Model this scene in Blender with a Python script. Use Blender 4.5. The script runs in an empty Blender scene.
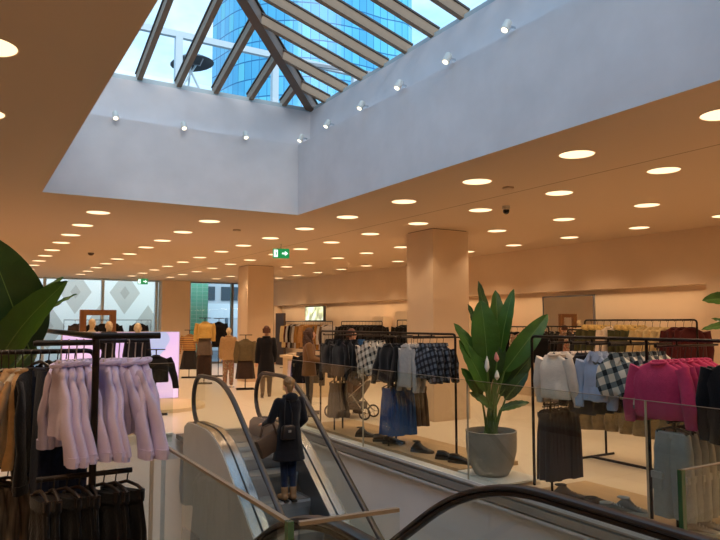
import bpy, math, random
from mathutils import Vector, Matrix
random.seed(7)
PI = math.pi
SC = bpy.context.scene
COL = SC.collection
# ------------------------------------------------------------------ camera
FPX, EYE, YAW, PITCH = 666.0, 1.7, math.radians(30.67), math.radians(4.46)
cd = bpy.data.cameras.new('camera'); cam = bpy.data.objects.new('camera', cd); COL.objects.link(cam)
cd.sensor_width = 36; cd.lens = 36 * FPX / 720; cd.clip_start = .05; cd.clip_end = 500
cam.location = (0, 0, EYE); cam.rotation_euler = (PI / 2 + PITCH, 0, -YAW)
SC.camera = cam
# ------------------------------------------------------------------ view
SC.view_settings.view_transform = 'Standard'; SC.view_settings.look = 'None'
SC.view_settings.gamma = 1; SC.view_settings.use_curve_mapping = False
SC.view_settings.exposure = 0.9
DOWN_W, DOWN_COL = 26.0, (1.0, .72, .47)
SKY = 1.1

def lin(h):
    h = h.lstrip('#'); c = [int(h[i:i + 2], 16) / 255 for i in (0, 2, 4)]
    return tuple((v / 12.92 if v <= .04045 else ((v + .055) / 1.055) ** 2.4) for v in c) + (1,)

# sky: high thin cloud over pale blue
w = bpy.data.worlds.new('sky'); SC.world = w; w.use_nodes = True
nt = w.node_tree; N = nt.nodes; L = nt.links
bg = N['Background']; tc = N.new('ShaderNodeTexCoord'); mp = N.new('ShaderNodeMapping'); no = N.new('ShaderNodeTexNoise')
cr = N.new('ShaderNodeValToRGB')
mp.inputs['Scale'].default_value = (1, 1, 2.2); no.inputs['Scale'].default_value = 2.6; no.inputs['Detail'].default_value = 7
no.inputs['Roughness'].default_value = .55
L.new(tc.outputs['Generated'], mp.inputs['Vector']); L.new(mp.outputs['Vector'], no.inputs['Vector'])
L.new(no.outputs['Fac'], cr.inputs['Fac']); L.new(cr.outputs['Color'], bg.inputs['Color'])
cr.color_ramp.elements[0].position = .36; cr.color_ramp.elements[0].color = lin('#62a8de')
cr.color_ramp.elements[1].position = .62; cr.color_ramp.elements[1].color = lin('#c4dbec')
bg.inputs['Strength'].default_value = SKY
# veiled sun, added low behind the viewer to brighten the outdoor facades
sl_ = bpy.data.lights.new('fill_sun', 'SUN'); sl_.energy = 1.3; sl_.angle = math.radians(40); sl_.color = (1, .94, .86)
so_ = bpy.data.objects.new('fill_sun', sl_); COL.objects.link(so_); so_.rotation_euler = (math.radians(58), 0, math.radians(-12))

# ================================================================== materials
MATS = {}
def nodes(name):
    m = bpy.data.materials.new(name); m.use_nodes = True
    return m, m.node_tree.nodes, m.node_tree.links, m.node_tree.nodes['Principled BSDF']
def mat(name, hexc, rough=.7, metal=0.0, ns=0, na=0.0, bump=0.0, bs=60, spec=.5, sheen=0, coat=0, stretch=None):
    if name in MATS: return MATS[name]
    m, N, L, b = nodes(name)
    c = lin(hexc)
    b.inputs['Base Color'].default_value = c; b.inputs['Roughness'].default_value = rough
    b.inputs['Metallic'].default_value = metal; b.inputs['Specular IOR Level'].default_value = spec
    if sheen: b.inputs['Sheen Weight'].default_value = sheen
    if coat: b.inputs['Coat Weight'].default_value = coat
    t = N.new('ShaderNodeTexCoord')
    src = t.outputs['Object']
    if stretch:
        mpn = N.new('ShaderNodeMapping'); mpn.inputs['Scale'].default_value = stretch
        L.new(src, mpn.inputs['Vector']); src = mpn.outputs['Vector']
    if na:
        n = N.new('ShaderNodeTexNoise'); n.inputs['Scale'].default_value = ns; n.inputs['Detail'].default_value = 5
        L.new(src, n.inputs['Vector'])
        r = N.new('ShaderNodeValToRGB')
        r.color_ramp.elements[0].position = .3; r.color_ramp.elements[1].position = .7
        r.color_ramp.elements[0].color = tuple(max(0, v * (1 - na)) for v in c[:3]) + (1,)
        r.color_ramp.elements[1].color = tuple(min(1, v * (1 + na)) for v in c[:3]) + (1,)
        L.new(n.outputs['Fac'], r.inputs['Fac']); L.new(r.outputs['Color'], b.inputs['Base Color'])
    if bump:
        n = N.new('ShaderNodeTexNoise'); n.inputs['Scale'].default_value = bs; n.inputs['Detail'].default_value = 4
        L.new(src, n.inputs['Vector'])
        bp = N.new('ShaderNodeBump'); bp.inputs['Strength'].default_value = bump; bp.inputs['Distance'].default_value = .02
        L.new(n.outputs['Fac'], bp.inputs['Height']); L.new(bp.outputs['Normal'], b.inputs['Normal'])
    MATS[name] = m
    return m
def emit(name, hexc, strength):
    if name in MATS: return MATS[name]
    m, N, L, b = nodes(name)
    b.inputs['Base Color'].default_value = (.02, .02, .02, 1)
    b.inputs['Emission Color'].default_value = lin(hexc); b.inputs['Emission Strength'].default_value = strength
    MATS[name] = m; return m
def glassy(name, tint='#eef5f2', boost=1.0):
    if name in MATS: return MATS[name]
    m = bpy.data.materials.new(name); m.use_nodes = True
    N = m.node_tree.nodes; L = m.node_tree.links
    for n in list(N): N.remove(n)
    o = N.new('ShaderNodeOutputMaterial'); mx = N.new('ShaderNodeMixShader'); tr = N.new('ShaderNodeBsdfTransparent')
    gl = N.new('ShaderNodeBsdfGlossy'); fr = N.new('ShaderNodeFresnel'); ml = N.new('ShaderNodeMath')
    tr.inputs['Color'].default_value = lin(tint); gl.inputs['Roughness'].default_value = .01
    fr.inputs['IOR'].default_value = 1.5; ml.operation = 'MULTIPLY'; ml.inputs[1].default_value = boost
    ge = N.new('ShaderNodeNewGeometry'); inv = N.new('ShaderNodeMath'); inv.operation = 'SUBTRACT'; inv.inputs[0].default_value = 1; m2 = N.new('ShaderNodeMath'); m2.operation = 'MULTIPLY'
    L.new(ge.outputs['Backfacing'], inv.inputs[1]); L.new(fr.outputs[0], m2.inputs[0]); L.new(inv.outputs[0], m2.inputs[1])
    L.new(m2.outputs[0], ml.inputs[0]); L.new(ml.outputs[0], mx.inputs[0]); L.new(tr.outputs[0], mx.inputs[1]); L.new(gl.outputs[0], mx.inputs[2])
    L.new(mx.outputs[0], o.inputs[0]); MATS[name] = m; return m
def math_node(N, L, op, a, b=None):
    n = N.new('ShaderNodeMath'); n.operation = op
    for i, v in enumerate((a, b)):
        if v is None: continue
        if isinstance(v, (int, float)): n.inputs[i].default_value = v
        else: L.new(v, n.inputs[i])
    return n.outputs[0]
def sepxyz(N, L, scale=None, rot=None):
    t = N.new('ShaderNodeTexCoord'); mpn = N.new('ShaderNodeMapping')
    if scale: mpn.inputs['Scale'].default_value = scale
    if rot: mpn.inputs['Rotation'].default_value = rot
    L.new(t.outputs['Object'], mpn.inputs['Vector']); s = N.new('ShaderNodeSeparateXYZ'); L.new(mpn.outputs['Vector'], s.inputs[0]); return s
def ramp(N, L, fac, stops, constant=False):
    r = N.new('ShaderNodeValToRGB'); el = r.color_ramp.elements
    while len(el) < len(stops): el.new(.5)
    for e, (p, c) in zip(el, stops): e.position = p; e.color = lin(c)
    if constant: r.color_ramp.interpolation = 'CONSTANT'
    L.new(fac, r.inputs['Fac']); return r.outputs['Color']
def mixc(N, L, fac, a, b, mode='MIX'):
    n = N.new('ShaderNodeMix'); n.data_type = 'RGBA'; n.blend_type = mode
    for i, v in ((0, fac), (6, a), (7, b)):
        if isinstance(v, (int, float)): n.inputs[i].default_value = v
        elif isinstance(v, str): n.inputs[i].default_value = lin(v)
        else: L.new(v, n.inputs[i])
    return n.outputs[2]
def plaid(name, base, dark, mid, s=7.0, axes='yz'):
    """woven check: two stripe sets crossing, dark where both meet"""
    if name in MATS: return MATS[name]
    m, N, L, b = nodes(name); sp = sepxyz(N, L, (1, 1, 1), (0, .35, 0))
    A = math_node(N, L, 'ADD', sp.outputs['X'], sp.outputs['Y'])
    fx = math_node(N, L, 'FRACT', math_node(N, L, 'MULTIPLY', A, s)); fz = math_node(N, L, 'FRACT', math_node(N, L, 'MULTIPLY', sp.outputs['Z'], s))
    ax = math_node(N, L, 'LESS_THAN', fx, .42); az = math_node(N, L, 'LESS_THAN', fz, .42)
    f = math_node(N, L, 'MULTIPLY', math_node(N, L, 'ADD', ax, az), .5)
    c = ramp(N, L, f, [(0, base), (.3, mid), (.8, dark)], True)
    L.new(c, b.inputs['Base Color']); b.inputs['Roughness'].default_value = .95
    MATS[name] = m; return m
def stripes(name, cols, s=12.0, axis='Z', rough=.9):
    if name in MATS: return MATS[name]
    m, N, L, b = nodes(name); sp = sepxyz(N, L)
    f = math_node(N, L, 'FRACT', math_node(N, L, 'MULTIPLY', sp.outputs[axis], s))
    n = len(cols)
    c = ramp(N, L, f, [(i / n, h) for i, h in enumerate(cols)], True)
    L.new(c, b.inputs['Base Color']); b.inputs['Roughness'].default_value = rough
    MATS[name] = m; return m
def blotch(name, cols, s=9.0, rough=.9, stretch=(1, 1, .35)):
    if name in MATS: return MATS[name]
    m, N, L, b = nodes(name)
    t = N.new('ShaderNodeTexCoord'); mpn = N.new('ShaderNodeMapping'); mpn.inputs['Scale'].default_value = stretch
    L.new(t.outputs['Object'], mpn.inputs['Vector']); n = N.new('ShaderNodeTexNoise'); n.inputs['Scale'].default_value = s; n.inputs['Detail'].default_value = 3
    L.new(mpn.outputs['Vector'], n.inputs['Vector'])
    k = len(cols)
    c = ramp(N, L, n.outputs['Fac'], [(.36 + .28 * i / max(1, k - 1), h) for i, h in enumerate(cols)])
    L.new(c, b.inputs['Base Color']); b.inputs['Roughness'].default_value = rough
    MATS[name] = m; return m

PLASTER = mat('beige plaster', '#d9c0a2', .9, ns=1.3, na=.04, bump=.04, bs=18)
def ceiling_mat():
    m, N, L, b = nodes('ceiling plaster'); sp = sepxyz(N, L)
    d = math_node(N, L, 'ABSOLUTE', math_node(N, L, 'SUBTRACT', sp.outputs['X'], 5.92))
    s = math_node(N, L, 'LESS_THAN', d, .012)
    c = mixc(N, L, s, '#d0b89b', '#9c8468'); L.new(c, b.inputs['Base Color']); b.inputs['Roughness'].default_value = .9
    return m
CEIL = ceiling_mat()
def floor_mat():
    m, N, L, b = nodes('polished pale floor'); sp = sepxyz(N, L)
    n = N.new('ShaderNodeTexNoise'); n.inputs['Scale'].default_value = 1.6; n.inputs['Detail'].default_value = 6
    c = ramp(N, L, n.outputs['Fac'], [(.3, '#dcc9b0'), (.7, '#e8d8c2')])
    gx = math_node(N, L, 'LESS_THAN', math_node(N, L, 'FRACT', math_node(N, L, 'MULTIPLY', sp.outputs['X'], .8)), .006)
    gy = math_node(N, L, 'LESS_THAN', math_node(N, L, 'FRACT', math_node(N, L, 'MULTIPLY', sp.outputs['Y'], .8)), .006)
    g = math_node(N, L, 'MAXIMUM', gx, gy)
    L.new(mixc(N, L, g, c, '#c4ae92'), b.inputs['Base Color']); b.inputs['Roughness'].default_value = .32
    return m
FLOOR = floor_mat()
SHAFT = mat('skylight plaster', '#e0dcde', .92, ns=2.2, na=.06, bump=.03, bs=12)
FASCIA = mat('fascia paint', '#f3efee', .5, ns=1.1, na=.05)
STEEL = mat('brushed steel', '#d4d6d8', .24, 1.0, ns=30, na=.06, stretch=(1, 6, 1))
STEELD = mat('dull steel', '#84868a', .4, .9)
GREYP = mat('grey cladding', '#b0aca5', .5, .1, ns=4, na=.04)
BLACKM = mat('blackened steel', '#241d19', .42, .6, ns=40, na=.1)
BRONZE = mat('dark bronze rail', '#332a26', .35, .5)
RUBBER = mat('handrail rubber', '#2b2422', .38, 0, spec=.6)
CHROME = mat('chrome', '#d8dadc', .12, 1.0)
GLASS = glassy('clear glass', '#f4f8f6', 1.35)
GLASSW = glassy('window glass', '#eef4f6', .7)
GEDGE = mat('green glass edge', '#2c5a3c', .25, 0, spec=.8)
GTOP = mat('ground glass edge', '#8c816e', .3, .1)
SEAL = mat('dark seal', '#1f1c1a', .7)
RAFT = mat('rafter cladding', '#8d7863', .6, .1, ns=6, na=.05)
RAFTD = mat('rafter gasket', '#3d332e', .6)
PALEM = mat('pale painted steel', '#b7c3c8', .5, .2)
WHITE = mat('white paint', '#e6e3de', .5)
WOOD = mat('oak veneer', '#8a5c34', .5, ns=14, na=.18, stretch=(1, 1, .1))
STONE = mat('stone planter', '#9c9489', .85, ns=30, na=.07, bump=.15, bs=120)
SOIL = mat('potting soil', '#2b2019', 1, ns=60, na=.4, bump=.8, bs=80)
SKIN = mat('skin', '#d8a684', .55, ns=9, na=.05)
MANN = mat('mannequin cream', '#dcc39a', .5)
HANGM = mat('dark hanger', '#2a201b', .45)

# ================================================================== mesh helpers
class MB:
    def __init__(s): s.v = []; s.f = []
    def add(s, vs, fs):
        o = len(s.v); s.v += [tuple(v) for v in vs]; s.f += [tuple(i + o for i in f) for f in fs]; return s
    def box(s, lo, hi):
        x0, y0, z0 = lo; x1, y1, z1 = hi
        return s.add([(x0, y0, z0), (x1, y0, z0), (x1, y1, z0), (x0, y1, z0), (x0, y0, z1), (x1, y0, z1), (x1, y1, z1), (x0, y1, z1)],
                     [(0, 3, 2, 1), (4, 5, 6, 7), (0, 1, 5, 4), (1, 2, 6, 5), (2, 3, 7, 6), (3, 0, 4, 7)])
    def obox(s, c, size, rot):
        h = Vector(size) / 2; vs = []
        for z in (-1, 1):
            for x, y in ((-1, -1), (1, -1), (1, 1), (-1, 1)): vs.append(Vector(c) + rot @ Vector((x * h.x, y * h.y, z * h.z)))
        return s.add(vs, [(0, 3, 2, 1), (4, 5, 6, 7), (0, 1, 5, 4), (1, 2, 6, 5), (2, 3, 7, 6), (3, 0, 4, 7)])
    def loft(s, loops, caps=True, closed=False):
        n = len(loops[0]); vs = [p for l in loops for p in l]; fs = []
        m = len(loops)
        for i in range(m if closed else m - 1):
            a = i * n; b = ((i + 1) % m) * n
            for j in range(n): fs.append((a + j, a + (j + 1) % n, b + (j + 1) % n, b + j))
        if caps and not closed:
            fs.append(tuple(reversed(range(n)))); fs.append(tuple((m - 1) * n + j for j in range(n)))
        return s.add(vs, fs)
    def tube(s, pts, r, n=8, closed=False, flat=1.0, up=None):
        P = [Vector(p) for p in pts]; m = len(P); loops = []; R = r if isinstance(r, (list, tuple)) else [r] * m
        u = None
        for i in range(m):
            if closed: t = P[(i + 1) % m] - P[i - 1]
            else: t = P[min(i + 1, m - 1)] - P[max(i - 1, 0)]
            t.normalize()
            if u is None:
                u = Vector(up) if up else (Vector((0, 0, 1)) if abs(t.z) < .9 else Vector((1, 0, 0)))
            u = (u - t * u.dot(t)).normalized(); w_ = t.cross(u)
            loops.append([P[i] + (u * math.sin(2 * PI * k / n) * flat + w_ * math.cos(2 * PI * k / n)) * R[i] for k in range(n)])
        return s.loft(loops, not closed, closed)
    def bar(s, path, w_, h, up=(0, 0, 1)):
        """rectangular section swept along a path"""
        P = [Vector(p) for p in path]; loops = []; up = Vector(up)
        for i in range(len(P)):
            t = (P[min(i + 1, len(P) - 1)] - P[max(i - 1, 0)]).normalized()
            sd = t.cross(up).normalized(); uu = sd.cross(t)
            loops.append([P[i] + sd * w_ / 2 * a + uu * h / 2 * b for a, b in ((-1, -1), (1, -1), (1, 1), (-1, 1))])
        return s.loft(loops)
    def lathe(s, prof, c=(0, 0, 0), n=28, caps=True):
        return s.loft([[(c[0] + r * math.cos(2 * PI * k / n), c[1] + r * math.sin(2 * PI * k / n), c[2] + z) for k in range(n)] for r, z in prof], caps)
    def ell(s, c, r, n=14, m=9, rot=None):
        loops = []; c = Vector(c)
        for i in range(m + 1):
            a = -PI / 2 + PI * (i + .02) / (m + .04); rr = max(.02, math.cos(a))
            lp = []
            for k in range(n):
                p = Vector((r[0] * rr * math.cos(2 * PI * k / n), r[1] * rr * math.sin(2 * PI * k / n), r[2] * math.sin(a)))
                lp.append(c + (rot @ p if rot else p))
            loops.append(lp)
        return s.loft(loops)
    def cap(s, a, b, ra, rb, n=12):
        a = Vector(a); b = Vector(b); t = (b - a); l = t.length; t.normalize()
        pts = []; rs = []
        for k in range(5):
            q = PI / 2 * (1 - k / 4.0); pts.append(a - t * ra * math.sin(q)); rs.append(max(ra * math.cos(q), ra * .06))
        for k in range(5):
            q = PI / 2 * k / 4.0; pts.append(b + t * rb * math.sin(q)); rs.append(max(rb * math.cos(q), rb * .06))
        return s.tube(pts, rs, n)
    def prism(s, poly, axis, a0, a1):
        """polygon in the plane across `axis`, extruded from a0 to a1"""
        def P(p, a): return (a, p[0], p[1]) if axis == 'x' else ((p[0], a, p[1]) if axis == 'y' else (p[0], p[1], a))
        n = len(poly); vs = [P(p, a0) for p in poly] + [P(p, a1) for p in poly]
        return s.add(vs, [tuple(range(n)), tuple(reversed(range(n, 2 * n)))] + [(i, (i + 1) % n, n + (i + 1) % n, n + i) for i in range(n)])
    def mesh(s, name, m=None, smooth=True, ang=35):
        me = bpy.data.meshes.new(name); me.from_pydata(s.v, [], s.f); me.validate()
        import bmesh
        bm = bmesh.new(); bm.from_mesh(me); bmesh.ops.recalc_face_normals(bm, faces=bm.faces); bm.to_mesh(me); bm.free()
        if m: me.materials.append(m)
        if smooth:
            me.polygons.foreach_set('use_smooth', [True] * len(me.polygons)); me.set_sharp_from_angle(angle=math.radians(ang))
        return me

def tag(o, label=None, cat=None, group=None, kind=None):
    for k, v in (('label', label), ('category', cat), ('group', group), ('kind', kind)):
        if v: o[k] = v
    return o
def obj(name, mb, m=None, parent=None, loc=(0, 0, 0), rz=0, smooth=True, ang=35):
    me = mb if isinstance(mb, bpy.types.Mesh) else mb.mesh(name, m, smooth, ang)
    o = bpy.data.objects.new(name, me); COL.objects.link(o); o.location = loc; o.rotation_euler = (0, 0, rz)
    if parent: o.parent = parent
    return o
def thing(name, label, cat, loc=(0, 0, 0), rz=0, group=None):
    o = bpy.data.objects.new(name, None); COL.objects.link(o); o.location = loc; o.rotation_euler = (0, 0, rz)
    return tag(o, label, cat, group)
def struct(name, mb, m, smooth=False):
    return tag(obj(name, mb, m, smooth=smooth), kind='structure')
def dup(o, loc=None, rz=None, label=None, group=None, parent=None):
    kids = list(CH.get(o.name, [])) or [c for c in bpy.data.objects if c.parent == o]
    CH[o.name] = kids
    c = o.copy(); COL.objects.link(c); c.parent = parent
    if loc is not None: c.location = loc
    if rz is not None: c.rotation_euler = (c.rotation_euler[0], c.rotation_euler[1], rz)
    if label: c['label'] = label
    if group: c['group'] = group
    for k in kids: dup(k, parent=c)
    return c
CH = {}
def voxel(o, size, sm=4):
    r = o.modifiers.new('merge', 'REMESH'); r.mode = 'VOXEL'; r.voxel_size = size; r.use_smooth_shade = True
    s_ = o.modifiers.new('relax', 'SMOOTH'); s_.iterations = sm; s_.factor = .5
    return o
def at(px, py, d):
    """the point seen at photo pixel (px, py), d metres in front of the eye"""
    return Vector((0, 0, EYE)) + (cam_R @ Vector(((px - 360) / FPX, -(py - 270) / FPX, -1))) * d
cam_R = cam.rotation_euler.to_matrix()
ORD = ['first', 'second', 'third', 'fourth', 'fifth', 'sixth', 'seventh', 'eighth', 'ninth', 'tenth', 'eleventh', 'twelfth', 'thirteenth', 'fourteenth']

# ================================================================== the room
CZ = 3.33
X0, X1, Y0, Y1 = -3.0, 10.95, -4.0, 26.7
VX0, VX1, VY0, VY1 = .85, 4.75, 1.7, 10.3     # escalator void
SX0, SX1, SY0, SY1 = .78, 4.33, .2, 9.16      # skylight opening
def ring(x0, x1, y0, y1, hx0, hx1, hy0, hy1, z0, z1):
    b = MB()
    b.box((x0, y0, z0), (hx0, y1, z1)); b.box((hx1, y0, z0), (x1, y1, z1)); b.box((hx0, y0, z0), (hx1, hy0, z1)); b.box((hx0, hy1, z0), (hx1, y1, z1)); return b
struct('floor', ring(X0, X1 + .4, Y0, Y1, VX0, VX1, VY0, VY1, -.3, 0), FLOOR)
struct('ceiling', ring(X0, X1 + .4, Y0, Y1, SX0, SX1, SY0, SY1, CZ, CZ + .3), CEIL)
# skylight shaft: lower lining, then set back on a ledge
b = MB(); t = .3
b.box((SX1, SY0 - t, CZ + .3), (SX1 + t, SY1 + t, 4.42)); b.box((SX0 - t, SY0 - t, CZ + .3), (SX0, SY1 + t, 4.42))
b.box((SX0, SY1, CZ + .3), (SX1, SY1 + t, 4.42)); b.box((SX0, SY0 - t, CZ + .3), (SX1, SY0, 4.42))
# thin lining in front of the slab edge
b.box((SX1 - .004, SY0, CZ), (SX1 + .0, SY1, 4.42)); b.box((SX0, SY0, CZ), (SX0 + .004, SY1, 4.42)); b.box((SX0, SY1 - .004, CZ), (SX1, SY1, 4.42)); b.box((SX0, SY0, CZ), (SX1, SY0 + .004, 4.42))
struct('wall_skylight_lower', b, SHAFT)
UX0, UX1, UY0, UY1 = SX0 - 1.75, SX1 + .3, SY0 - .2, SY1 + .2
UZ = 5.08
struct('trim_ledge_left', MB().box((UX0 - .2, UY0 - .2, 4.30), (SX0 - .3, UY1 + .2, 4.419)), SHAFT)
for nm_, lo_, hi_ in (('left', (UX0 - .2, UY0 - .2), (UX0, UY1 + .2)), ('right', (UX1, UY0 - .2), (UX1 + .2, UY1 + .2)), ('near', (UX0, UY0 - .2), (UX1, UY0)), ('far', (UX0, UY1), (UX1, UY1 + .2))):
    struct('wall_skylight_upper_' + nm_, MB().box(lo_ + (4.42,), hi_ + (UZ - .04,)), SHAFT)

# right wall with a long lit recess
RZ = 2.36
b = MB()
b.box((X1, Y0, RZ), (X1 + .4, Y1, CZ)); b.box((X1, Y0, 0), (X1 + .4, 6.8, RZ)); b.box((X1, 25.4, 0), (X1 + .4, Y1, RZ)); b.box((X1 + .35, 6.8, 0), (X1 + .4, 25.4, RZ))
struct('wall_right', b, PLASTER)
struct('wall_left', MB().box((X0 - .2, Y0, -.3), (X0, Y1, CZ)), PLASTER)
struct('wall_near', MB().box((X0, Y0 - .2, -.3), (X1 + .4, Y0, CZ)), PLASTER)
b = MB(); b.box((6.62, Y1 - .35, 0), (7.74, Y1 + .2, CZ)); b.box((X0, Y1, 0), (-1.6, Y1 + .2, CZ)); b.box((10.6, Y1, 0), (X1 + .4, Y1 + .2, CZ))
struct('wall_back', b, PLASTER)
struct('baseboard_right', MB().box((X1 - .012, Y0, 0), (X1, 6.78, .1)), mat('skirting', '#b9a183', .6))
# windows in the back wall
def window(n, x0, x1, mull):
    root = MB(); root.box((x0, Y1 - .02, 0), (x1, Y1 + .1, .08)); root.box((x0, Y1 - .02, CZ - .05), (x1, Y1 + .1, CZ))
    for m_ in mull: root.box((m_ - .05, Y1 - .04, 0), (m_ + .05, Y1 + .12, CZ))
    f = struct('window_%d' % n, root, PALEM if n == 1 else STEELD)
    g = MB().box((x0, Y1 + .03, .08), (x1, Y1 + .045, CZ - .05)); obj('window_pane', g, GLASSW, f, smooth=False)
window(1, -1.6, 6.62, [-1.5, .45, 2.48, 4.49, 6.5]); window(2, 7.74, 10.6, [9.62, 7.8, 10.55])
# pillars
for i, y in enumerate((.5, 9.24, 18.0)):
    b = MB().box((6.95, y, 0), (7.74, y + .8, CZ - .012))
    o = struct('trim_pillar_%d' % (i + 1), b, PLASTER)
    g = MB().box((6.97, y + .02, CZ - .012), (7.72, y + .78, CZ)); obj('shadow_gap', g, SEAL, o, smooth=False)
# hidden lamp strip of the recess
st = thing('cove_light_strip', 'long warm light strip hidden at the top of the right wall recess', 'light', (X1 + .04, 16.1, RZ + .0))
obj('diffuser', MB().box((0, -9.2, .001), (.05, 9.2, .012)), emit('cove glow', '#ffc88c', 1.6), st, smooth=False)
for k in range(4):
    la = bpy.data.lights.new('strip_lamp', 'AREA'); la.shape = 'RECTANGLE'; la.size = .08; la.size_y = 4.5; la.energy = 9; la.color = (1, .70, .42)
    lo = bpy.data.objects.new('strip_lamp', la); COL.objects.link(lo); lo.parent = st; lo.location = (.10, -6.9 + 4.6 * k, -.02); lo.rotation_euler = (0, math.radians(18), 0)
# void linings and lower level
LZ = -4.0
b = MB(); b.box((VX1 - .01, VY0, LZ), (VX1 + .05, VY1, -.0))
struct('wall_void_right', b, FASCIA)
struct('wall_void_left', MB().box((VX0 - .05, VY0, LZ), (VX0 + .01, 14, -.0)), FASCIA)
struct('wall_void_far', MB().box((VX0, VY1 - .01, -2.2), (VX1, VY1 + .05, -.0)), FASCIA)
struct('wall_void_near', MB().box((VX0, VY0 - .05, LZ), (VX1, VY0, -.0)), FASCIA)
struct('floor_lower', MB().box((-1, 0, LZ - .1), (8, 16, LZ)), FLOOR)
struct('wall_lower_far', MB().box((-1, 14, LZ), (8, 14.2, -.3)), PLASTER)
# floor nosing and steel shoe round the void
b = MB(); b.box((VX1 - .09, VY0, -.16), (VX1 + .02, VY1, -.13)); b.box((VX1 - .09, VY0, .0), (VX1 + .06, VY1, .03)); b.box((VX0 - .06, VY0, 0), (VX0 + .05, VY1, .03)); b.box((VX0, VY1 - .05, 0), (2.8, VY1 + .06, .03))
struct('trim_1', b, WHITE)
b = MB(); b.box((VX1 - .10, VY0, -.11), (VX1 - .02, VY1, -.035)); b.box((VX1 - .085, VY0, -.02), (VX1 - .02, VY1, -.0)); b.box((VX0 + .02, VY0, -.11), (VX0 + .10, VY1, -.035))
struct('trim_2', b, mat('fascia steel', '#b3aaa0', .35, .5))

# ------------------------------------------------------------------ downlights
disc = emit('downlight lens', '#ffd9a6', 1.15)
def make_down():
    r = thing('recessed_downlight', 'x', 'light', (0, 0, CZ))
    obj('trim_ring', MB().loft([[(q * math.cos(2 * PI * k / 28), q * math.sin(2 * PI * k / 28), z) for k in range(28)] for q, z in ((.165, -.002), (.172, -.008), (.178, -.001))], False), mat('ring', '#d8bb96', .5), r)
    obj('lens', MB().lathe([(.165, -.004), (.165, -.001)]), disc, r, smooth=False)
    la = bpy.data.lights.new('downlight_lamp', 'SPOT'); la.energy = DOWN_W; la.color = DOWN_COL; la.spot_size = math.radians(118); la.spot_blend = .55; la.shadow_soft_size = .10
    lo = bpy.data.objects.new('downlight_lamp', la); COL.objects.link(lo); lo.parent = r; lo.location = (0, 0, -.03)
    return r
down0 = make_down(); first = True
LX = [.05, 1.66, 3.36, 5.07, 6.42, 8.15, 10.0]
LXN = ['leftmost row', 'row left of the skylight corner', 'row in line with the skylight corner', 'row just right of the skylight', 'row in line with the pillars', 'row right of the pillars', 'row nearest the right wall']
LY = [-1.6, -.1, 1.45, 2.95, 4.41, 5.88, 7.38, 8.93, 10.45, 11.97, 13.43, 14.85, 16.5, 18.0, 19.6, 21.2, 22.8, 24.4]
for i, x in enumerate(LX):
    seq = 0
    for j, y in enumerate(LY):
        if SX0 - .3 < x < SX1 + .3 and SY0 - .3 < y < SY1 + .3: continue
        if 6.9 < x < 7.8 and abs(y - 18.4) < .4: continue
        seq += 1
        nm = 'nearest' if seq == 1 else ('%s from the near end' % (ORD[seq - 1] if seq <= 14 else ['fifteenth', 'sixteenth', 'seventeenth', 'eighteenth'][seq - 15]))
        lb = 'round recessed downlight, %s, %s' % (nm, LXN[i])
        if first: o = down0; first = False; o.location = (x, y, CZ); o['label'] = lb; o['group'] = 'recessed downlights'
        else: dup(down0, (x, y, CZ), label=lb, group='recessed downlights')
# lower level ceiling lamps (under the far floor)
for k, (x, y) in enumerate([(1.6, 12.0), (3.4, 12.0), (5.2, 12.6)]):
    r = dup(down0, (x, y, -.31), label='round downlight under the far floor slab, %s from the left' % ORD[k], group='lower level downlights')
# ------------------------------------------------------------------ ceiling devices
r = thing('security_camera', 'black dome security camera on the ceiling right of the skylight', 'camera', (6.51, 6.94, CZ))
obj('mount', MB().lathe([(.055, 0), (.055, -.05), (.05, -.055)]), mat('camera white', '#c9c2b8', .4), r)
obj('dome', MB().lathe([(.045, -.055), (.045, -.08), (.035, -.105), (.015, -.118), (.002, -.12)]), mat('camera dome', '#14100e', .15), r)
for (x, y, lb, nm) in ((2.53, 16.77, 'small dark smoke detector on the ceiling far left', 'smoke_detector'), (5.62, 5.95, 'small flat ceiling sensor right of the skylight edge', 'ceiling_sensor'), (4.1, 11.2, 'small flat ceiling sensor beyond the skylight corner', 'ceiling_sensor')):
    big = nm == 'smoke_detector'
    tag(obj(nm, MB().lathe([(.07, 0), (.07, -.02), (.05, -.05 if big else -.022), (.02, -.06 if big else -.024)]), mat('sensor dark', '#5c4636', .6) if big else mat('sensor beige', '#c2a88c', .6), loc=(x, y, CZ)), lb, 'detector')
def exit_sign(loc, lb, rz=0, s=1.0):
    r = thing('exit_sign', lb, 'sign', loc, rz)
    obj('sign_box', MB().box((-.17 * s, -.02, -.30 * s), (.17 * s, .02, -.10 * s)), emit('exit green', '#0c8f4c', .55), r, smooth=False)
    obj('mounting_rod', MB().box((-.01, -.01, -.1 * s), (.01, .01, 0)), STEELD, r, smooth=False)
    wm = emit('exit white', '#e8fff0', 1.0)
    a = MB(); z = -.2 * s
    a.prism([(.02 * s, z + .015 * s), (.08 * s, z + .015 * s), (.08 * s, z + .05 * s), (.145 * s, z), (.08 * s, z - .05 * s), (.08 * s, z - .015 * s), (.02 * s, z - .015 * s)], 'y', -.024, -.021)
    obj('arrow', a, wm, r, smooth=False)
    a = MB(); a.box((-.15 * s, -.023, z - .075 * s), (-.07 * s, -.021, z + .075 * s)); obj('doorway_symbol', a, wm, r, smooth=False)
    a = MB(); a.prism([(-.13 * s, z - .06 * s), (-.11 * s, z - .01 * s), (-.12 * s, z + .02 * s), (-.1 * s, z + .035 * s), (-.085 * s, z + .005 * s), (-.095 * s, z - .02 * s), (-.08 * s, z - .055 * s), (-.1 * s, z - .03 * s)], 'y', -.0255, -.0235)
    a.ell((-.103 * s, -.024, z + .052 * s), (.012 * s, .002, .012 * s)); obj('running_figure', a, emit('exit green2', '#0c8f4c', .5), r, smooth=False)
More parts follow.
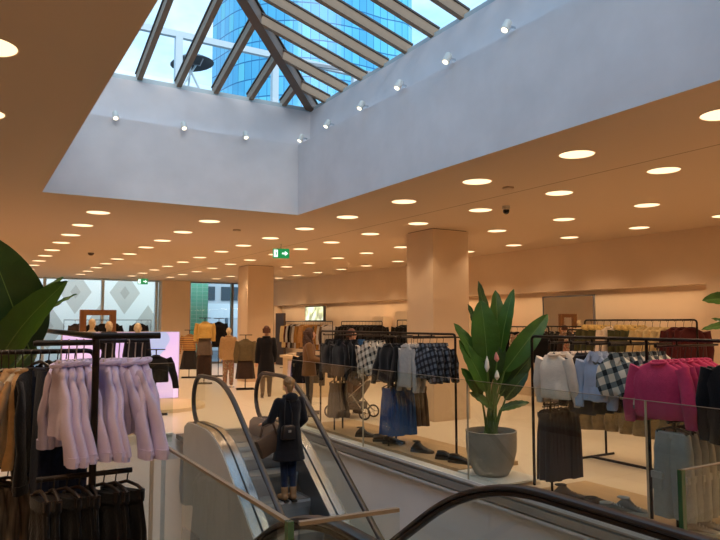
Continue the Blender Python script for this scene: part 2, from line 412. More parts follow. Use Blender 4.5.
exit_sign((5.66, 12.79, CZ), 'green exit sign with white arrow hanging before the far pillar', -.3, 1.0)
exit_sign((5.4, 24.2, CZ), 'small green exit sign hanging near the back windows', -.2, 1.0)

# ------------------------------------------------------------------ skylight frame
HS = .3
CXm = (UX0 + UX1) / 2; half = (UX1 - UX0) / 2 + .1
gx0, gx1, gy0, gy1 = UX0 - .1, UX1 + .1, UY0 - .1, UY1 + .1
rz_ = UZ + half * HS
def sky_thing():
    root = thing('skylight', 'large hipped glass skylight with tan rafters over the escalator void', 'skylight', (CXm, (gy0 + gy1) / 2, UZ))
    ox, oy, oz = root.location
    T = lambda p: (p[0] - ox, p[1] - oy, p[2] - oz)
    def raf(a, b_, w_=.07, h=.12):
        a = Vector(T(a)); b_ = Vector(T(b_))
        o = obj('rafter', MB().bar([a, b_], w_, h), RAFT, root, smooth=False)
        up = Vector((0, 0, h / 2 + .012)); obj('gasket', MB().bar([a + up, b_ + up], w_ + .03, .022), RAFTD, o, smooth=False)
    corners = [(gx0, gy0), (gx1, gy0), (gx1, gy1), (gx0, gy1)]
    rt = [(CXm, gy0 + half), (CXm, gy1 - half)]
    for (cx, cy), (rx, ry) in zip(corners, (rt[0], rt[0], rt[1], rt[1])):
        a = Vector(T((cx, cy, UZ + .03))); b_ = Vector(T((rx, ry, rz_ + .03)))
        o = obj('hip_beam', MB().bar([a, b_], .13, .16), mat('hip cladding', '#6e594a', .6), root, smooth=False)
        up = Vector((0, 0, .095)); obj('gasket', MB().bar([a + up, b_ + up], .18, .02), RAFTD, o, smooth=False)
    obj('ridge_beam', MB().bar([T((CXm, gy0 + half, rz_ + .03)), T((CXm, gy1 - half, rz_ + .03))], .14, .17), RAFT, root, smooth=False)
    k = 1
    y = gy1 - .55
    while y > gy0 + .2:
        reach = min(half, gy1 - y, y - gy0)
        for s_, xe in ((-1, gx1), (1, gx0)): raf((xe, y, UZ + .03), (xe + s_ * (reach - .06), y, UZ + .03 + HS * (reach - .06)))
        y -= .55
    x = gx1 - .55
    while x > gx0 + .2:
        reach = min(gx1 - x, x - gx0)
        for s_, ye in ((-1, gy1), (1, gy0)): raf((x, ye, UZ + .03), (x, ye + s_ * (reach - .06), UZ + .03 + HS * (reach - .06)))
        x -= .55
    g = MB(); z = UZ + .12; zr = rz_ + .12
    A, B, C_, D = [T((c[0], c[1], z)) for c in corners]; E_, F_ = T((CXm, gy0 + half, zr)), T((CXm, gy1 - half, zr))
    g.add([A, B, C_, D, E_, F_], [(0, 1, 4), (1, 2, 5, 4), (2, 3, 5), (3, 0, 4, 5)])
    obj('glazing', g, glassy('roof glass', '#f6fafb', .5), root, smooth=False)
    obj('kerb', ring(gx0 - .1, gx1 + .1, gy0 - .1, gy1 + .1, gx0 + .08, gx1 - .08, gy0 + .08, gy1 - .08, UZ - .04, UZ + .03), PALEM, root, loc=(-ox, -oy, -oz), smooth=False)
sky_thing()
# spotlights on the ledge
def spot(p, ang, lb):
    r = thing('spotlight', lb, 'light', p, ang, 'spotlights on the skylight ledge')
    obj('bracket', MB().box((-.012, -.02, -.012), (.012, .06, .012)), CHROME, r, smooth=False)
    R_ = Matrix.Rotation(math.radians(65), 3, 'X')
    o = MB(); o.tube([(0, -.02, .045), (0, -.045, .0), (0, -.07, -.045)], [.036, .04, .04], 12)
    obj('lamp_head', o, mat('spot white', '#dcdcd6', .3), r)
    obj('lens', MB().tube([(0, -.07, -.045), (0, -.073, -.05)], .03, 12), emit('spot lens', '#fff6dc', 1.5), r)
for k, y in enumerate((3.3, 4.49, 5.38, 6.29, 7.15, 8.07, 8.92)):
    spot((SX1 - .03, y, 4.46), -PI / 2, 'small white spotlight on the right skylight ledge, %s from the far corner' % ORD[6 - k])
for k, x in enumerate((1.62, 2.53, 3.44)):
    spot((x, SY1 - .03, 4.43), 0, 'small white spotlight on the far skylight ledge, %s from the left' % ORD[k])

# ================================================================== outside
def tower_mat(name='curtain wall'):
    m, N, L, b = nodes(name)
    uv = N.new('ShaderNodeUVMap'); s = N.new('ShaderNodeSeparateXYZ'); L.new(uv.outputs[0], s.inputs[0])
    u = s.outputs['X']; v = s.outputs['Y']
    gu = math_node(N, L, 'LESS_THAN', math_node(N, L, 'FRACT', u), .07); gv = math_node(N, L, 'LESS_THAN', math_node(N, L, 'FRACT', v), .07)
    g = math_node(N, L, 'MAXIMUM', gu, gv)
    fl = N.new('ShaderNodeVectorMath'); fl.operation = 'FLOOR'; L.new(uv.outputs[0], fl.inputs[0])
    wn = N.new('ShaderNodeTexWhiteNoise'); L.new(fl.outputs[0], wn.inputs['Vector'])
    base = ramp(N, L, wn.outputs['Value'], [(0, '#2b7fa6'), (.4, '#3b90b6'), (.75, '#52a6c4'), (1, '#55b0b0')])
    n = N.new('ShaderNodeTexNoise'); n.inputs['Scale'].default_value = .12; L.new(uv.outputs[0], n.inputs['Vector'])
    base = mixc(N, L, math_node(N, L, 'MULTIPLY', n.outputs['Fac'], .7), base, '#62bfe6')
    grn = N.new('ShaderNodeMapRange'); grn.inputs[1].default_value = 24; grn.inputs[2].default_value = 32; L.new(u, grn.inputs[0])
    base = mixc(N, L, math_node(N, L, 'MULTIPLY', grn.outputs[0], .65), base, '#6cc7b4')
    c = mixc(N, L, g, base, '#1f648f'); L.new(c, b.inputs['Base Color']); b.inputs['Roughness'].default_value = .25
    b.inputs['Specular IOR Level'].default_value = .5
    return m
def tower():
    # plan curve from far left to far right as seen from the shop, closed behind
    import bmesh
    pl = [Vector((15.6, 48.5)), Vector((16.5, 44.5)), Vector((19, 41.8)), Vector((22.5, 40.6)), Vector((26, 40.6)), Vector((29, 41)), Vector((33, 47)), Vector((30, 58)), Vector((19, 58))]
    root = thing('office_tower', 'tall curved blue glass office tower seen through the skylight', 'building', (24, 48, 0))
    me = bpy.data.meshes.new('curtain_wall'); pts = []
    # smooth the front
    for i in range(5):
        a, b_ = pl[i], pl[i + 1]; p0 = pl[i - 1] if i else a * 2 - b_; p3 = pl[i + 2]
        for k in range(6):
            t = k / 6; pts.append(.5 * ((2 * a) + (b_ - p0) * t + (2 * p0 - 5 * a + 4 * b_ - p3) * t * t + (3 * a - p0 - 3 * b_ + p3) * t ** 3))
    pts += pl[5:]
    n = len(pts); z0, z1 = 0, 95; ln = [0]
    for i in range(n): ln.append(ln[-1] + (pts[(i + 1) % n] - pts[i]).length)
    vs = [(p.x - 24, p.y - 48, z) for z in (z0, z1) for p in pts]
    fs = [(i, (i + 1) % n, n + (i + 1) % n, n + i) for i in range(n)] + [tuple(range(n, 2 * n))]
    me.from_pydata(vs, [], fs); uvl = me.uv_layers.new(name='UVMap')
    for fi in range(n):
        for li, (a, z) in zip(me.polygons[fi].loop_indices, ((ln[fi], z0), (ln[fi + 1], z0), (ln[fi + 1], z1), (ln[fi], z1))): uvl.data[li].uv = (a / .62, z / 1.35)
    me.materials.append(tower_mat()); obj('curtain_wall', me, parent=root)
tower()
# roof rail outside the skylight
r = thing('roof_guard_rail', 'pale grey steel guard frame standing behind the skylight', 'railing', (3, 10.3, 5.3))
obj('top_rail', MB().box((-4, -.04, .90), (3.6, .04, 1.0)), PALEM, r, smooth=False)
for x in (-1.8, -.24, 1.41, 3.0): obj('post', MB().box((x - .055, -.05, -.9), (x + .055, .05, .95)), PALEM, r, smooth=False)
obj('brace', MB().bar([(1.5, .0, .9), (3.4, -1.4, .45)], .05, .05), STEELD, r, smooth=False)
# roof deck
tag(obj('roof_deck', ring(-20, 16, -10, 26, gx0 - .1, gx1 + .1, gy0 - .1, gy1 + .1, 4.0, 4.35), mat('roof gravel', '#9a9c9c', .9)), kind='structure')
r = thing('satellite_dish', 'dark satellite dish on a white truss stand on the roof', 'dish', (3.45, 12.0, 5.9))
o = MB(); n = 20; lp = []
for q, z in ((.02, 0), (.14, .02), (.28, .07), (.4, .15), (.41, .16), (.28, .085), (.14, .035), (.02, .015)): lp.append([(q * math.cos(2 * PI * k / n), q * math.sin(2 * PI * k / n) * .8, z) for k in range(n)])
o.loft(lp, False); d_ = obj('dish_reflector', o, mat('dish dark', '#35383c', .5), r, loc=(0, 0, .62)); d_.rotation_euler = (math.radians(172), math.radians(-8), 0)
d_.location = (0, 0, .75)
for a, b_ in (((-.22, 0, 0), (.1, 0, .6)), ((.25, 0, 0), (-.08, 0, .6)), ((0, .2, 0), (0, 0, .6)), ((-.15, 0, .15), (.17, 0, .15))): obj('truss_leg', MB().tube([a, b_], .02, 6), PALEM, r)
obj('mast', MB().box((-.05, -.05, -1.505), (.05, .05, .1)), PALEM, r, smooth=False)
obj('receiver_arm', MB().tube([(0, 0, .6), (.1, -.25, .5), (.14, -.3, .62)], .012, 6), STEELD, r)
# street outside the back windows
def diamond():
    m, N, L, b = nodes('diamond lattice facade'); sp = sepxyz(N, L)
    p, q = 2.05, 3.0
    u = math_node(N, L, 'ABSOLUTE', math_node(N, L, 'SUBTRACT', math_node(N, L, 'FRACT', math_node(N, L, 'MULTIPLY', sp.outputs['X'], 1 / p)), .5))
    v = math_node(N, L, 'ABSOLUTE', math_node(N, L, 'SUBTRACT', math_node(N, L, 'FRACT', math_node(N, L, 'MULTIPLY', sp.outputs['Z'], 1 / q)), .5))
    d = math_node(N, L, 'ADD', u, v)     # 0 centre .. 1 corner
    d2 = math_node(N, L, 'MINIMUM', d, math_node(N, L, 'SUBTRACT', 1.0, d))
    c = ramp(N, L, d2, [(0, '#bfb5a8'), (.10, '#d6cdc0'), (.32, '#fffaf0')], True)
    L.new(c, b.inputs['Base Color']); b.inputs['Roughness'].default_value = .7; return m
tag(obj('lattice_building', MB().box((-10, 31, 0), (8.2, 38, 6.5)), diamond(), smooth=False), 'pale building with a grey diamond lattice facade outside the left back window', 'building')
def tiles():
    m, N, L, b = nodes('mint tile'); sp = sepxyz(N, L)
    g = math_node(N, L, 'MAXIMUM', math_node(N, L, 'LESS_THAN', math_node(N, L, 'FRACT', math_node(N, L, 'MULTIPLY', sp.outputs['X'], 4)), .1), math_node(N, L, 'LESS_THAN', math_node(N, L, 'FRACT', math_node(N, L, 'MULTIPLY', sp.outputs['Z'], 6)), .1))
    L.new(mixc(N, L, g, '#86d8b4', '#c2ecd8'), b.inputs['Base Color']); b.inputs['Roughness'].default_value = .3; return m
tag(obj('tiled_pier', MB().box((7.9, 28, 0), (9.0, 29, 5)), tiles(), smooth=False), 'mint green tiled pier outside the right back window', 'pier')
r = thing('street_building', 'grey office building with ribbon windows beyond the right back window', 'building', (12.5, 38.6, 0))
obj('facade', MB().box((-7, 0, 0), (9, 2.2, 7)), mat('far facade', '#b9c2c8', .8), r, smooth=False)
for z in (3.0, 5.0):
    for k in range(8): obj('window_band', MB().box((-6.5 + k * 1.8, -.1, z), (-5.1 + k * 1.8, 0, z + .8)), mat('far windows', '#39464f', .3), r, smooth=False)
r = thing('tram_shelter', 'long pale glazed station canopy outside the right back window', 'shelter', (12.6, 33, 0))
obj('canopy', MB().prism([(-3.6, 1.9), (3, 1.9), (2.2, 2.6), (-3.2, 2.6)], 'y', -1.5, 1.5), mat('canopy', '#dfe8ec', .4), r, smooth=False)
for x in (-3.2, -1.0, 1.0, 2.6): obj('post', MB().box((x - .06, -.08, 0), (x + .06, .08, 1.9)), PALEM, r, smooth=False)
struct('ground', MB().box((-40, 26.9, -.25), (60, 110, -.05)), mat('street paving', '#8f9295', .85, ns=2, na=.1))

# ================================================================== glass barriers
BH = 1.08
def barrier(name, label, pts, joints=True, pitch=2.18, first_at=None, ends=(), top=.012):
    a, b_ = Vector(pts[0]), Vector(pts[1]); d = (b_ - a); ln = d.length; d.normalize(); ang = math.atan2(d.y, d.x)
    r = thing(name, label, 'glass barrier', (a.x, a.y, 0), ang)
    cuts = [0]; c = first_at if first_at is not None else pitch
    while c < ln - .3: cuts.append(c); c += pitch
    cuts.append(ln)
    for c0, c1 in zip(cuts, cuts[1:]):
        p = obj('glass_panel', MB().box((c0 + .004, -.009, -.1), (c1 - .004, .009, BH - top)), GLASS, r, smooth=False)
        obj('top_edge', MB().box((c0 + .004, -.0093, BH - top), (c1 - .004, .0093, BH)), GTOP, p, smooth=False)
        if c1 < ln - .01: obj('joint', MB().box((c1 - .004, -.010, 0), (c1 + .004, .010, BH)), mat('joint', '#b9ad97', .3), p, smooth=False)
    for e in ends:
        x = 0 if e == 'a' else ln
        obj('end_edge', MB().box((x - .012, -.0105, -.1), (x + .012, .0105, BH)), GEDGE, r, smooth=False)
    return r
barrier('glass_barrier', 'long frameless glass barrier on the right side of the escalator void', ((4.68, 1.78), (4.68, 10.25)), first_at=1.67, top=.004)
barrier('glass_barrier', 'glass barrier on the left side of the escalator void beside the lilac shirts', ((.90, 10.25), (.90, 1.95)), ends='b')
barrier('glass_barrier', 'glass barrier across the far left end of the escalator void', ((.93, 10.25), (2.78, 10.25)), top=.005)
barrier('glass_barrier', 'short glass barrier closing the near void edge beside the left handrail', ((.92, 1.93), (1.28, 1.90)))
barrier('glass_barrier', 'glass barrier with a green end edge on the near right void side', ((2.62, 1.77), (4.66, 1.77)), ends='a', top=.004)

# ================================================================== escalators
SL = .70
def escalator(label, xc, y_start, direction, y_newel, hw=.51):
    """direction -1: runs down towards the viewer, +1: runs down away. y_start: where the handrail leaves the level"""
    r = thing('escalator', label, 'escalator', (xc, y_start, 0))
    Lt = .9
    def drop(t):        # t = distance along the run past the start
        if t <= 0: return 0
        return SL * t * t / (2 * Lt) if t < Lt else SL * (t - Lt / 2)
    tend = 3.9 / SL + Lt / 2
    ts = [i * .09 for i in range(int(tend / .09))] + [tend]
    D = direction
    nl = abs(y_newel - y_start)          # level length behind the start
    zr, rad = .95, .37
    def path(dz=0.0, t0=None): return [(D * t, zr + dz - drop(t)) for t in ts]
    newel = [(-D * (nl + rad * math.sin(a)), zr - rad + rad * math.cos(a)) for a in [i * PI / 12 for i in range(0, 13)]]
    for s in (-1, 1):
        x = s * hw
        hr = [(x, y, z) for y, z in list(reversed(newel))] + [(x, -D * nl * q, zr) for q in (.66, .33)] + [(x, y, z) for y, z in path()]
        o = obj('handrail', MB().bar(hr, .075, .035, up=(1, 0, 0)) if False else sweep_rail(hr), RUBBER, r)
        lo = [(x, p[1], p[2]) for p in hr]
        # bronze channel just below the rubber
        obj('rail_channel', sweep_rail(hr, .026, .014, inset=.026), BRONZE, o)
        # glass balustrade polygon
        up_ = [(-D * nl, zr - .03)] + [(y, z - .03) for y, z in path()]
        dn = [(y, z - .65) for y, z in path()]
        up2 = [(p[0] + D * .03 * (1 if k else 1), p[1] * 1.0 - (.0)) for k, p in enumerate(reversed(newel[1:]))]
        poly = [(y, z) for y, z in up2] + up_ + list(reversed(dn)) + [(-D * nl, .25)]
        g = MB(); g.prism(poly, 'x', x - .005, x + .005)
        obj('balustrade_glass', g, GLASS, r, smooth=False)
        # steel deck either side of the glass
        base = [(-D * (nl + .40), .02), (-D * (nl + .37), .2), (-D * (nl + .22), .275), (-D * nl, .29)] + [(y, z - .66) for y, z in path()]
        m = MB(); xi0, xi1 = sorted((x - s * .09, x - s * .012)); xo0, xo1 = sorted((x + s * .012, x + s * .115))
        m2 = MB()
        for mm, a0, a1 in ((m, xi0, xi1), (m2, xo0, xo1)):
            top = base; bot = [(y, z - .05) for y, z in base]
            mm.loft([[(a0, t_[0], t_[1]), (a1, t_[0], t_[1]), (a1, b_[0], b_[1]), (a0, b_[0], b_[1])] for t_, b_ in zip(top, bot)])
        obj('inner_deck', m, STEEL, r); obj('outer_deck', m2, STEEL, r)
        mm = MB(); a0, a1 = x - .012, x + .012
        mm.loft([[(a0, y, z + .004), (a1, y, z + .004), (a1, y, z - .05), (a0, y, z - .05)] for y, z in base]); obj('gasket', mm, SEAL, r)
        # skirt panel inside
        xs0, xs1 = sorted((x - s * .09, x - s * .098))
        mm = MB(); mm.loft([[(xs0, y, z), (xs1, y, z), (xs1, y, z - .42), (xs0, y, z - .42)] for y, z in base]); obj('skirt_panel', mm, STEELD, r)
        # outer cladding of the truss
        xs0, xs1 = sorted((x + s * .112, x + s * .13))
        mm = MB(); mm.loft([[(xs0, y, z - .01), (xs1, y, z - .01), (xs1, y, z - 1.30), (xs0, y, z - 1.45)] for y, z in base]); obj('side_cladding', mm, GREYP, r)
    base = [(-D * (nl + .40), .23)] + [(y, z - .66) for y, z in path()]
    mm = MB(); mm.loft([[(-hw - .12, y, z - 1.41), (hw + .12, y, z - 1.41), (hw + .12, y, z - 1.45), (-hw - .12, y, z - 1.45)] for y, z in base]); obj('truss_soffit', mm, GREYP, r)
    # steps
    wst = hw - .105; run = .37; rise = run * SL
    mt = mat('step tread', '#8f9397', .45, .6)
    k = 0; t = -.30
    while True:
        t1 = t + run; tm = max(t + run * .5, 0)
        z = -drop(max(0, t + run * .9)) + .0
        if z < -3.85: break
        q0, q1 = sorted((D * t, D * t1))
        b = MB(); n = 8
        # tread slab with a curved riser on its lower side
        zz = z
        front = D * t1; back = D * t
        sec = [(back, zz), (front, zz), (front + D * .012, zz - .03), (front + D * .004, zz - .10), (front - D * .05, zz - rise - .02), (back, zz - rise - .02)]
        b.prism(sec, 'x', -wst, wst)
        o = obj('step', b, mt, r, smooth=False)
        y_ = MB(); y_.box((-wst, min(front, front - D * .02), zz + .0005), (wst, max(front, front - D * .02), zz + .003))
        for s in (-1, 1): y_.box((s * wst - .03 * (s > 0), q0, zz + .0005), (s * wst + .03 * (s < 0), q1, zz + .003))
        obj('tread_edge', y_, mat('tread edge', '#5b5c5e', .5), o, smooth=False)
        t = t1; k += 1
    # landing plate
    y0, y1 = sorted((D * -.30, -D * (nl + .9)))
    obj('landing_plate', MB().box((-hw - .10, y0, -.06), (hw + .10, y1, .006)), mat('landing plate', '#6e6a66', .45, .6), r, smooth=False)
    return r
def sweep_rail(pts, hx=.031, hz=.015, inset=0.0):
    P = [Vector(p) for p in pts]; loops = []
    for i in range(len(P)):
        t = (P[min(i + 1, len(P) - 1)] - P[max(i - 1, 0)]).normalized(); nrm = Vector((1, 0, 0)).cross(t); 
        c = P[i] - nrm * inset * SGN(P, i)
        lp = []
        for k in range(12):
            a = 2 * PI * k / 12
            lp.append(c + Vector((1, 0, 0)) * hx * math.copysign(abs(math.cos(a)) ** .7, math.cos(a)) + nrm * hz * math.copysign(abs(math.sin(a)) ** .7, math.sin(a)))
        loops.append(lp)
    return MB().loft(loops)
def SGN(P, i):
    # outward side of the loop: up on the level run
    t = (P[-1] - P[-2]); nrm = Vector((1, 0, 0)).cross(t)
    return 1 if nrm.z > 0 else -1
esc1 = escalator('escalator coming up towards the far floor with a woman in black riding', 3.42, 8.8, -1, 9.35, .485)
esc2 = escalator('escalator in the foreground running down away from the viewer', 1.72, 2.15, 1, .75, .50)

# ================================================================== garments (origin at the hook, hanging down -z, width along x, thickness along y)
def sloop(cx, cy, z, hw, ht, n=20, fold=0, k=5, ph=0, pw=.8):
    lp = []
    for j in range(n):
        a = 2 * PI * j / n; c, s_ = math.cos(a), math.sin(a)
        x = hw * math.copysign(abs(c) ** pw, c); y = ht * math.copysign(abs(s_) ** pw, s_) + fold * math.sin(k * a + ph)
        lp.append((cx + x, cy + y, z))
    return lp
def hanger_mb(W=.36, drop=.10):
    b = MB()
    b.tube([(-.012, 0, -.012), (-.012, 0, .004), (0, 0, .012), (.012, 0, .0), (.006, 0, -.03), (0, 0, -.06), (0, 0, -drop)], .0035, 6)
    b.tube([(-W / 2, 0, -drop - .075), (-W / 4, 0, -drop - .04), (0, 0, -drop), (W / 4, 0, -drop - .04), (W / 2, 0, -drop - .075)], [.006, .010, .011, .010, .006], 8)
    return b
from mathutils import noise as NZ
def wrinkle(b, amp, f=7.0, seed=0.0, zs=.35):
    o = []
    for x, y, z in b.v:
        p = Vector((x * f + seed, y * f, z * f * zs * 2)); q = Vector((x * f * 2.6, y * f * 2.6 + seed, z * f * 1.4))
        d = NZ.noise(p) * amp + NZ.noise(q) * amp * .5
        e = NZ.noise(p + Vector((31, 7, 3))) * amp
        o.append((x + e * .7, y + d, z + e * .25))
    b.v = o; return b
def top_parts(kind, m, L_, W, T, rnd, sl=.52, collar='crew', splay=.05, m2=None, cuff=None, open_front=False, fuzzy=0, arm=.070, v=0, cone=False):
    """returns list of (name, mesh, material, [subparts])"""
    out = []
    z0 = -.09; ph = rnd.random() * 6
    lv = [(0, .055, .035), (-.015, .07, .045), (-.035, W * .28, .05), (-.065, W * .42, .06), (-.11, W * .5, T * .8), (-.18, W * .5, T), (-.3, W * .49, T), (-.42 * L_ / .6, W * .50, T * 1.02), (-.8 * L_, W * .51, T * 1.05), (-L_ + .03, W * .52, T * 1.08), (-L_, W * .505, T * .95), (-L_ - .002, W * .48, T * .7)]
    b = MB(); loops = []; full = []
    for a, c in zip(lv, lv[1:]):
        k = 3 if a[0] - c[0] > .1 else 1
        for q in range(k): full.append(tuple(a[j] + (c[j] - a[j]) * q / k for j in range(3)))
    full.append(lv[-1])
    for z, hw, ht in full:
        u = min(1, max(0, -z / L_)); loops.append(sloop(.012 * math.sin(ph + 3 * u), 0, z0 + z, hw, ht * .5, 32, .008 * u * (1 + fuzzy), 6, ph + u * 1.5))
    b.loft(loops); wrinkle(b, .02 + .012 * fuzzy, 6, ph); subs = []
    if open_front:
        subs.append(('placket', MB().box((-.014, -T * .5 - .012, z0 - L_ + .02), (.014, -T * .5 + .02, z0 - .06)).mesh('placket', m2 or m, False), []))
    out.append(('garment_body', b.mesh('garment_body', m, True, 50), subs))
    for s in (-1, 1):
        sh = Vector((s * W * .44, 0, z0 - .095)); rr = []
        pts = []; 
        sw = rnd.uniform(-.08, .08)
        for q in range(10):
            u = q / 9
            pts.append(sh + Vector((s * (.012 + splay * u + .025 * math.sin(u * PI)), math.sin(u * 2.6 + ph) * .015 + sw * u, .03 - (sl + .03) * u))); rr.append(arm * ((.5 + .62 * u ** .6 - .12 * u) if cone else (1 - .27 * u)) * (1 + .06 * math.sin(7 * u + ph)) * (1 + fuzzy * .25))
        sb = wrinkle(MB().tube(pts, rr, 16, flat=.42, up=(0, 1, 0)), .015 + .01 * fuzzy, 9, ph + s)
        sp = []
        cf = MB().tube([pts[-1] + Vector((0, 0, .035)), pts[-1] + Vector((0, 0, -.012))], [rr[-1] * 1.02, rr[-1] * .98], 12, flat=.44, up=(0, 1, 0))
        sp.append(('cuff', cf.mesh('cuff', cuff or m, True, 40), []))
        out.append(('sleeve', sb.mesh('sleeve', m, True, 60), sp))
    if collar == 'shirt':
        cb = MB()
        for s in (-1, 1):
            cb.loft([[(s * .012, -.055, z0 - .055), (s * .05, -.04, z0 - .075), (s * .052, -.032, z0 - .07), (s * .014, -.046, z0 - .05)], [(s * .03, -.04, z0 + .005), (s * .075, -.01, z0 - .015), (s * .072, 0, z0 - .01), (s * .03, -.03, z0 + .008)], [(s * .03, .03, z0 + .025), (s * .07, .03, z0 + .0), (s * .066, .036, z0 + .0), (s * .03, .036, z0 + .025)]])
        cb.loft([sloop(0, .01, z0 - .02, .07, .05, 18), sloop(0, .01, z0 + .022, .06, .042, 18)], False)
        out.append(('collar', cb.mesh('collar', m2 or m, True, 40), []))
    elif collar == 'fur':
        cb = MB(); n = 20
        pts = [(math.cos(2 * PI * k / n) * .11, math.sin(2 * PI * k / n) * .06, z0 - .02 - .03 * (math.sin(2 * PI * k / n) < 0)) for k in range(n)]
        cb.tube(pts, [.045 + .012 * math.sin(k * 2.3) for k in range(n)], 9, closed=True)
        out.append(('fur_collar', cb.mesh('fur_collar', m2 or m, True, 60), []))
    elif collar == 'crew':
        n = 18; cb = MB().tube([(math.cos(2 * PI * k / n) * .066, math.sin(2 * PI * k / n) * .042, z0 - .008 - .012 * (1 - math.sin(2 * PI * k / n))) for k in range(n)], .011, 6, closed=True)
        out.append(('neckband', cb.mesh('neckband', m2 or m, True, 60), []))
    return out
def bottom_parts(kind, m, L_, W, T, rnd, flare=1.25, pockets=False, m2=None, v=0):
    out = []; z0 = -.10; ph = rnd.random() * 6
    if kind == 'skirt':
        lv = [(0, W * .40, .03), (-.04, W * .41, .032), (-.12, W * .47, T * .6), (-.3 * L_, W * .5, T * .8), (-.7 * L_, W * .5 * (1 + flare) / 2, T), (-.97 * L_, W * .5 * flare, T * 1.1), (-L_, W * .5 * flare, T * 1.1)]
        loops = []
        for z, hw, ht in lv:
            u = -z / L_; loops.append(sloop(0, 0, z0 + z + (.006 * math.sin(3 + u * 7)), hw, ht * .5, 36, .022 * u, 9, ph))
        out.append(('skirt_panel', MB().loft(loops).mesh('skirt_panel', m, True, 60), []))
    else:
        for s in (-1, 1):
            lv = [(0, .21, .03), (-.06, .23, .035), (-.2 * L_, .26, T * .45), (-.32 * L_, .25, T * .5), (-.6 * L_, .23 * flare, T * .5), (-.95 * L_, .22 * flare, T * .5), (-L_, .20 * flare, T * .42)]
            loops = []
            for z, hw, ht in lv:
                u = -z / L_; hx = W * hw; loops.append(sloop(s * (W * .205 + .012 * u), .008 * s * math.sin(u * 5 + ph), z0 + z, hx, ht, 22, .008 * u, 4, ph + s))
            sub = []
            if pockets:
                zz = z0 - .50 * L_; xx = s * (W * .31)
                pk = MB().box((xx - .042, -T * .5 - .006, zz - .12), (xx + .042, -T * .5 + .03, zz)); fl = MB().box((xx - .05, -T * .5 - .012, zz - .03), (xx + .05, -T * .5 + .03, zz + .022))
                sub = [('cargo_pocket', pk.mesh('cargo_pocket', m, True), []), ('pocket_flap', fl.mesh('pocket_flap', m2 or m, True), [])]
            out.append(('trouser_leg', MB().loft(loops).mesh('trouser_leg', m, True, 60), sub))
    out.append(('waistband', MB().loft([sloop(0, 0, z0 + .012, W * .415, .022, 24), sloop(0, 0, z0 - .035, W * .425, .024, 24)]).mesh('waistband', m2 or m, True, 50), []))
    return out
def clip_hanger_mb(W=.34):
    b = MB(); b.tube([(-.012, 0, -.01), (-.012, 0, .004), (0, 0, .012), (.012, 0, .0), (.004, 0, -.02), (0, 0, -.05)], .0035, 6)
    b.tube([(-W / 2, 0, -.095), (-W / 3, 0, -.07), (0, 0, -.05), (W / 3, 0, -.065), (W / 2, 0, -.085)], .008, 8)
    for s in (-1, 1): b.box((s * W * .43 - .012, -.016, -.125), (s * W * .43 + .012, .016, -.08))
    return b
PROTO = {}
def garment(name, cat, spec, loc, rz, label, group, hmat=None):
    """spec: (kind, material, length, width, thickness, dict)"""
    kind, m, L_, W, T, kw = spec; kw = dict(kw); kw['v'] = random.randrange(3)
    key = (name, kind, m.name, L_, W, T, str(sorted((k, str(v)) for k, v in kw.items())))
    if key in PROTO:
        c = dup(PROTO[key], loc, rz, label, group); sc_ = random.uniform(.97, 1.03); c.scale = (sc_, 1, random.uniform(.985, 1.015)); return c
    rnd = random.Random(hash(name) % 97 + len(PROTO))
    rnd = random.Random(len(PROTO) * 13 + 5)
    r = thing(name, label, cat, loc, rz, group)
    kw = dict(kw); far = kw.pop('far', False)
    parts = top_parts(kind, m, L_, W, T, rnd, **kw) if kind == 'top' else bottom_parts(kind, m, L_, W, T, rnd, **kw)
    for nm, me, subs in parts:
        o = obj(nm, me, parent=r)
        if not far:
            for sn, sm_, _ in subs: obj(sn, sm_, parent=o)
    obj('hanger', hanger_mb(W * .82) if kind == 'top' else clip_hanger_mb(W * .8), hmat or HANGM, r)
    PROTO[key] = r
    return r
def F(name, hexc, rough=.92, na=.10, ns=25, bump=.25, bs=90, **k): return mat(name, hexc, rough, 0, ns, na, bump, bs, sheen=k.get('sheen', .15), spec=.2)
LILAC = F('lilac poplin', '#d8cae6', .85, .04, 14, .2, 30)
BLK = F('black wool', '#0e0c0f'); CHAR = F('charcoal cloth', '#2c2a2c'); NAVY = F('navy denim', '#1b2640', na=.2); DENIM = F('blue denim', '#3a5f86', na=.15)
ROYAL = F('blue denim skirt', '#24508c', na=.22); TAN = F('tan suede', '#b98c58', na=.12); SAND = F('sand cotton', '#cdb38c'); CREAM = F('cream jersey', '#e0cdb6', na=.04)
PINK = F('raspberry knit', '#c03a63', na=.07, ns=40, bump=.4, bs=160); PALEBL = F('pale blue shirt', '#a9b2c4', na=.05)
LGREY = F('light grey jersey', '#b5b0ab'); GREYC = F('grey cargo cotton', '#a8a69e', na=.06); BROWNSK = F('dark brown cloth', '#3a2c27', na=.12); TAUPE = F('taupe cloth', '#5d4d3f')
KHAKI = F('khaki pile', '#7d6845', na=.25, ns=18, bump=.7, bs=50); OLIVE = F('olive cloth', '#4d4a2c'); FURY = F('yellow pile', '#d8b469', na=.2, ns=50, bump=.8, bs=90); MAROON = F('maroon wool', '#4a1717')
CRKNIT = F('cream knit', '#d3b985', na=.12); YELL = F('straw puffer', '#d4ae62', na=.08); GOLD = F('ochre wool', '#96692f', na=.15); GREYBR = F('grey brown wool', '#6b5d52')
PLD = plaid('dark plaid', '#5f6672', '#121318', '#2b2f39', 13.0); PLC = plaid('cream window check', '#e2d6c2', '#1c1a1a', '#b3a48f', 9.5); PLW = plaid('black and cream check', '#d9ccb4', '#1d2020', '#717670', 8.5)
STRP = stripes('striped knit', ['#c99a5b', '#c99a5b', '#4a1d1b', '#c99a5b', '#c99a5b', '#6b2a22'], 9.0)
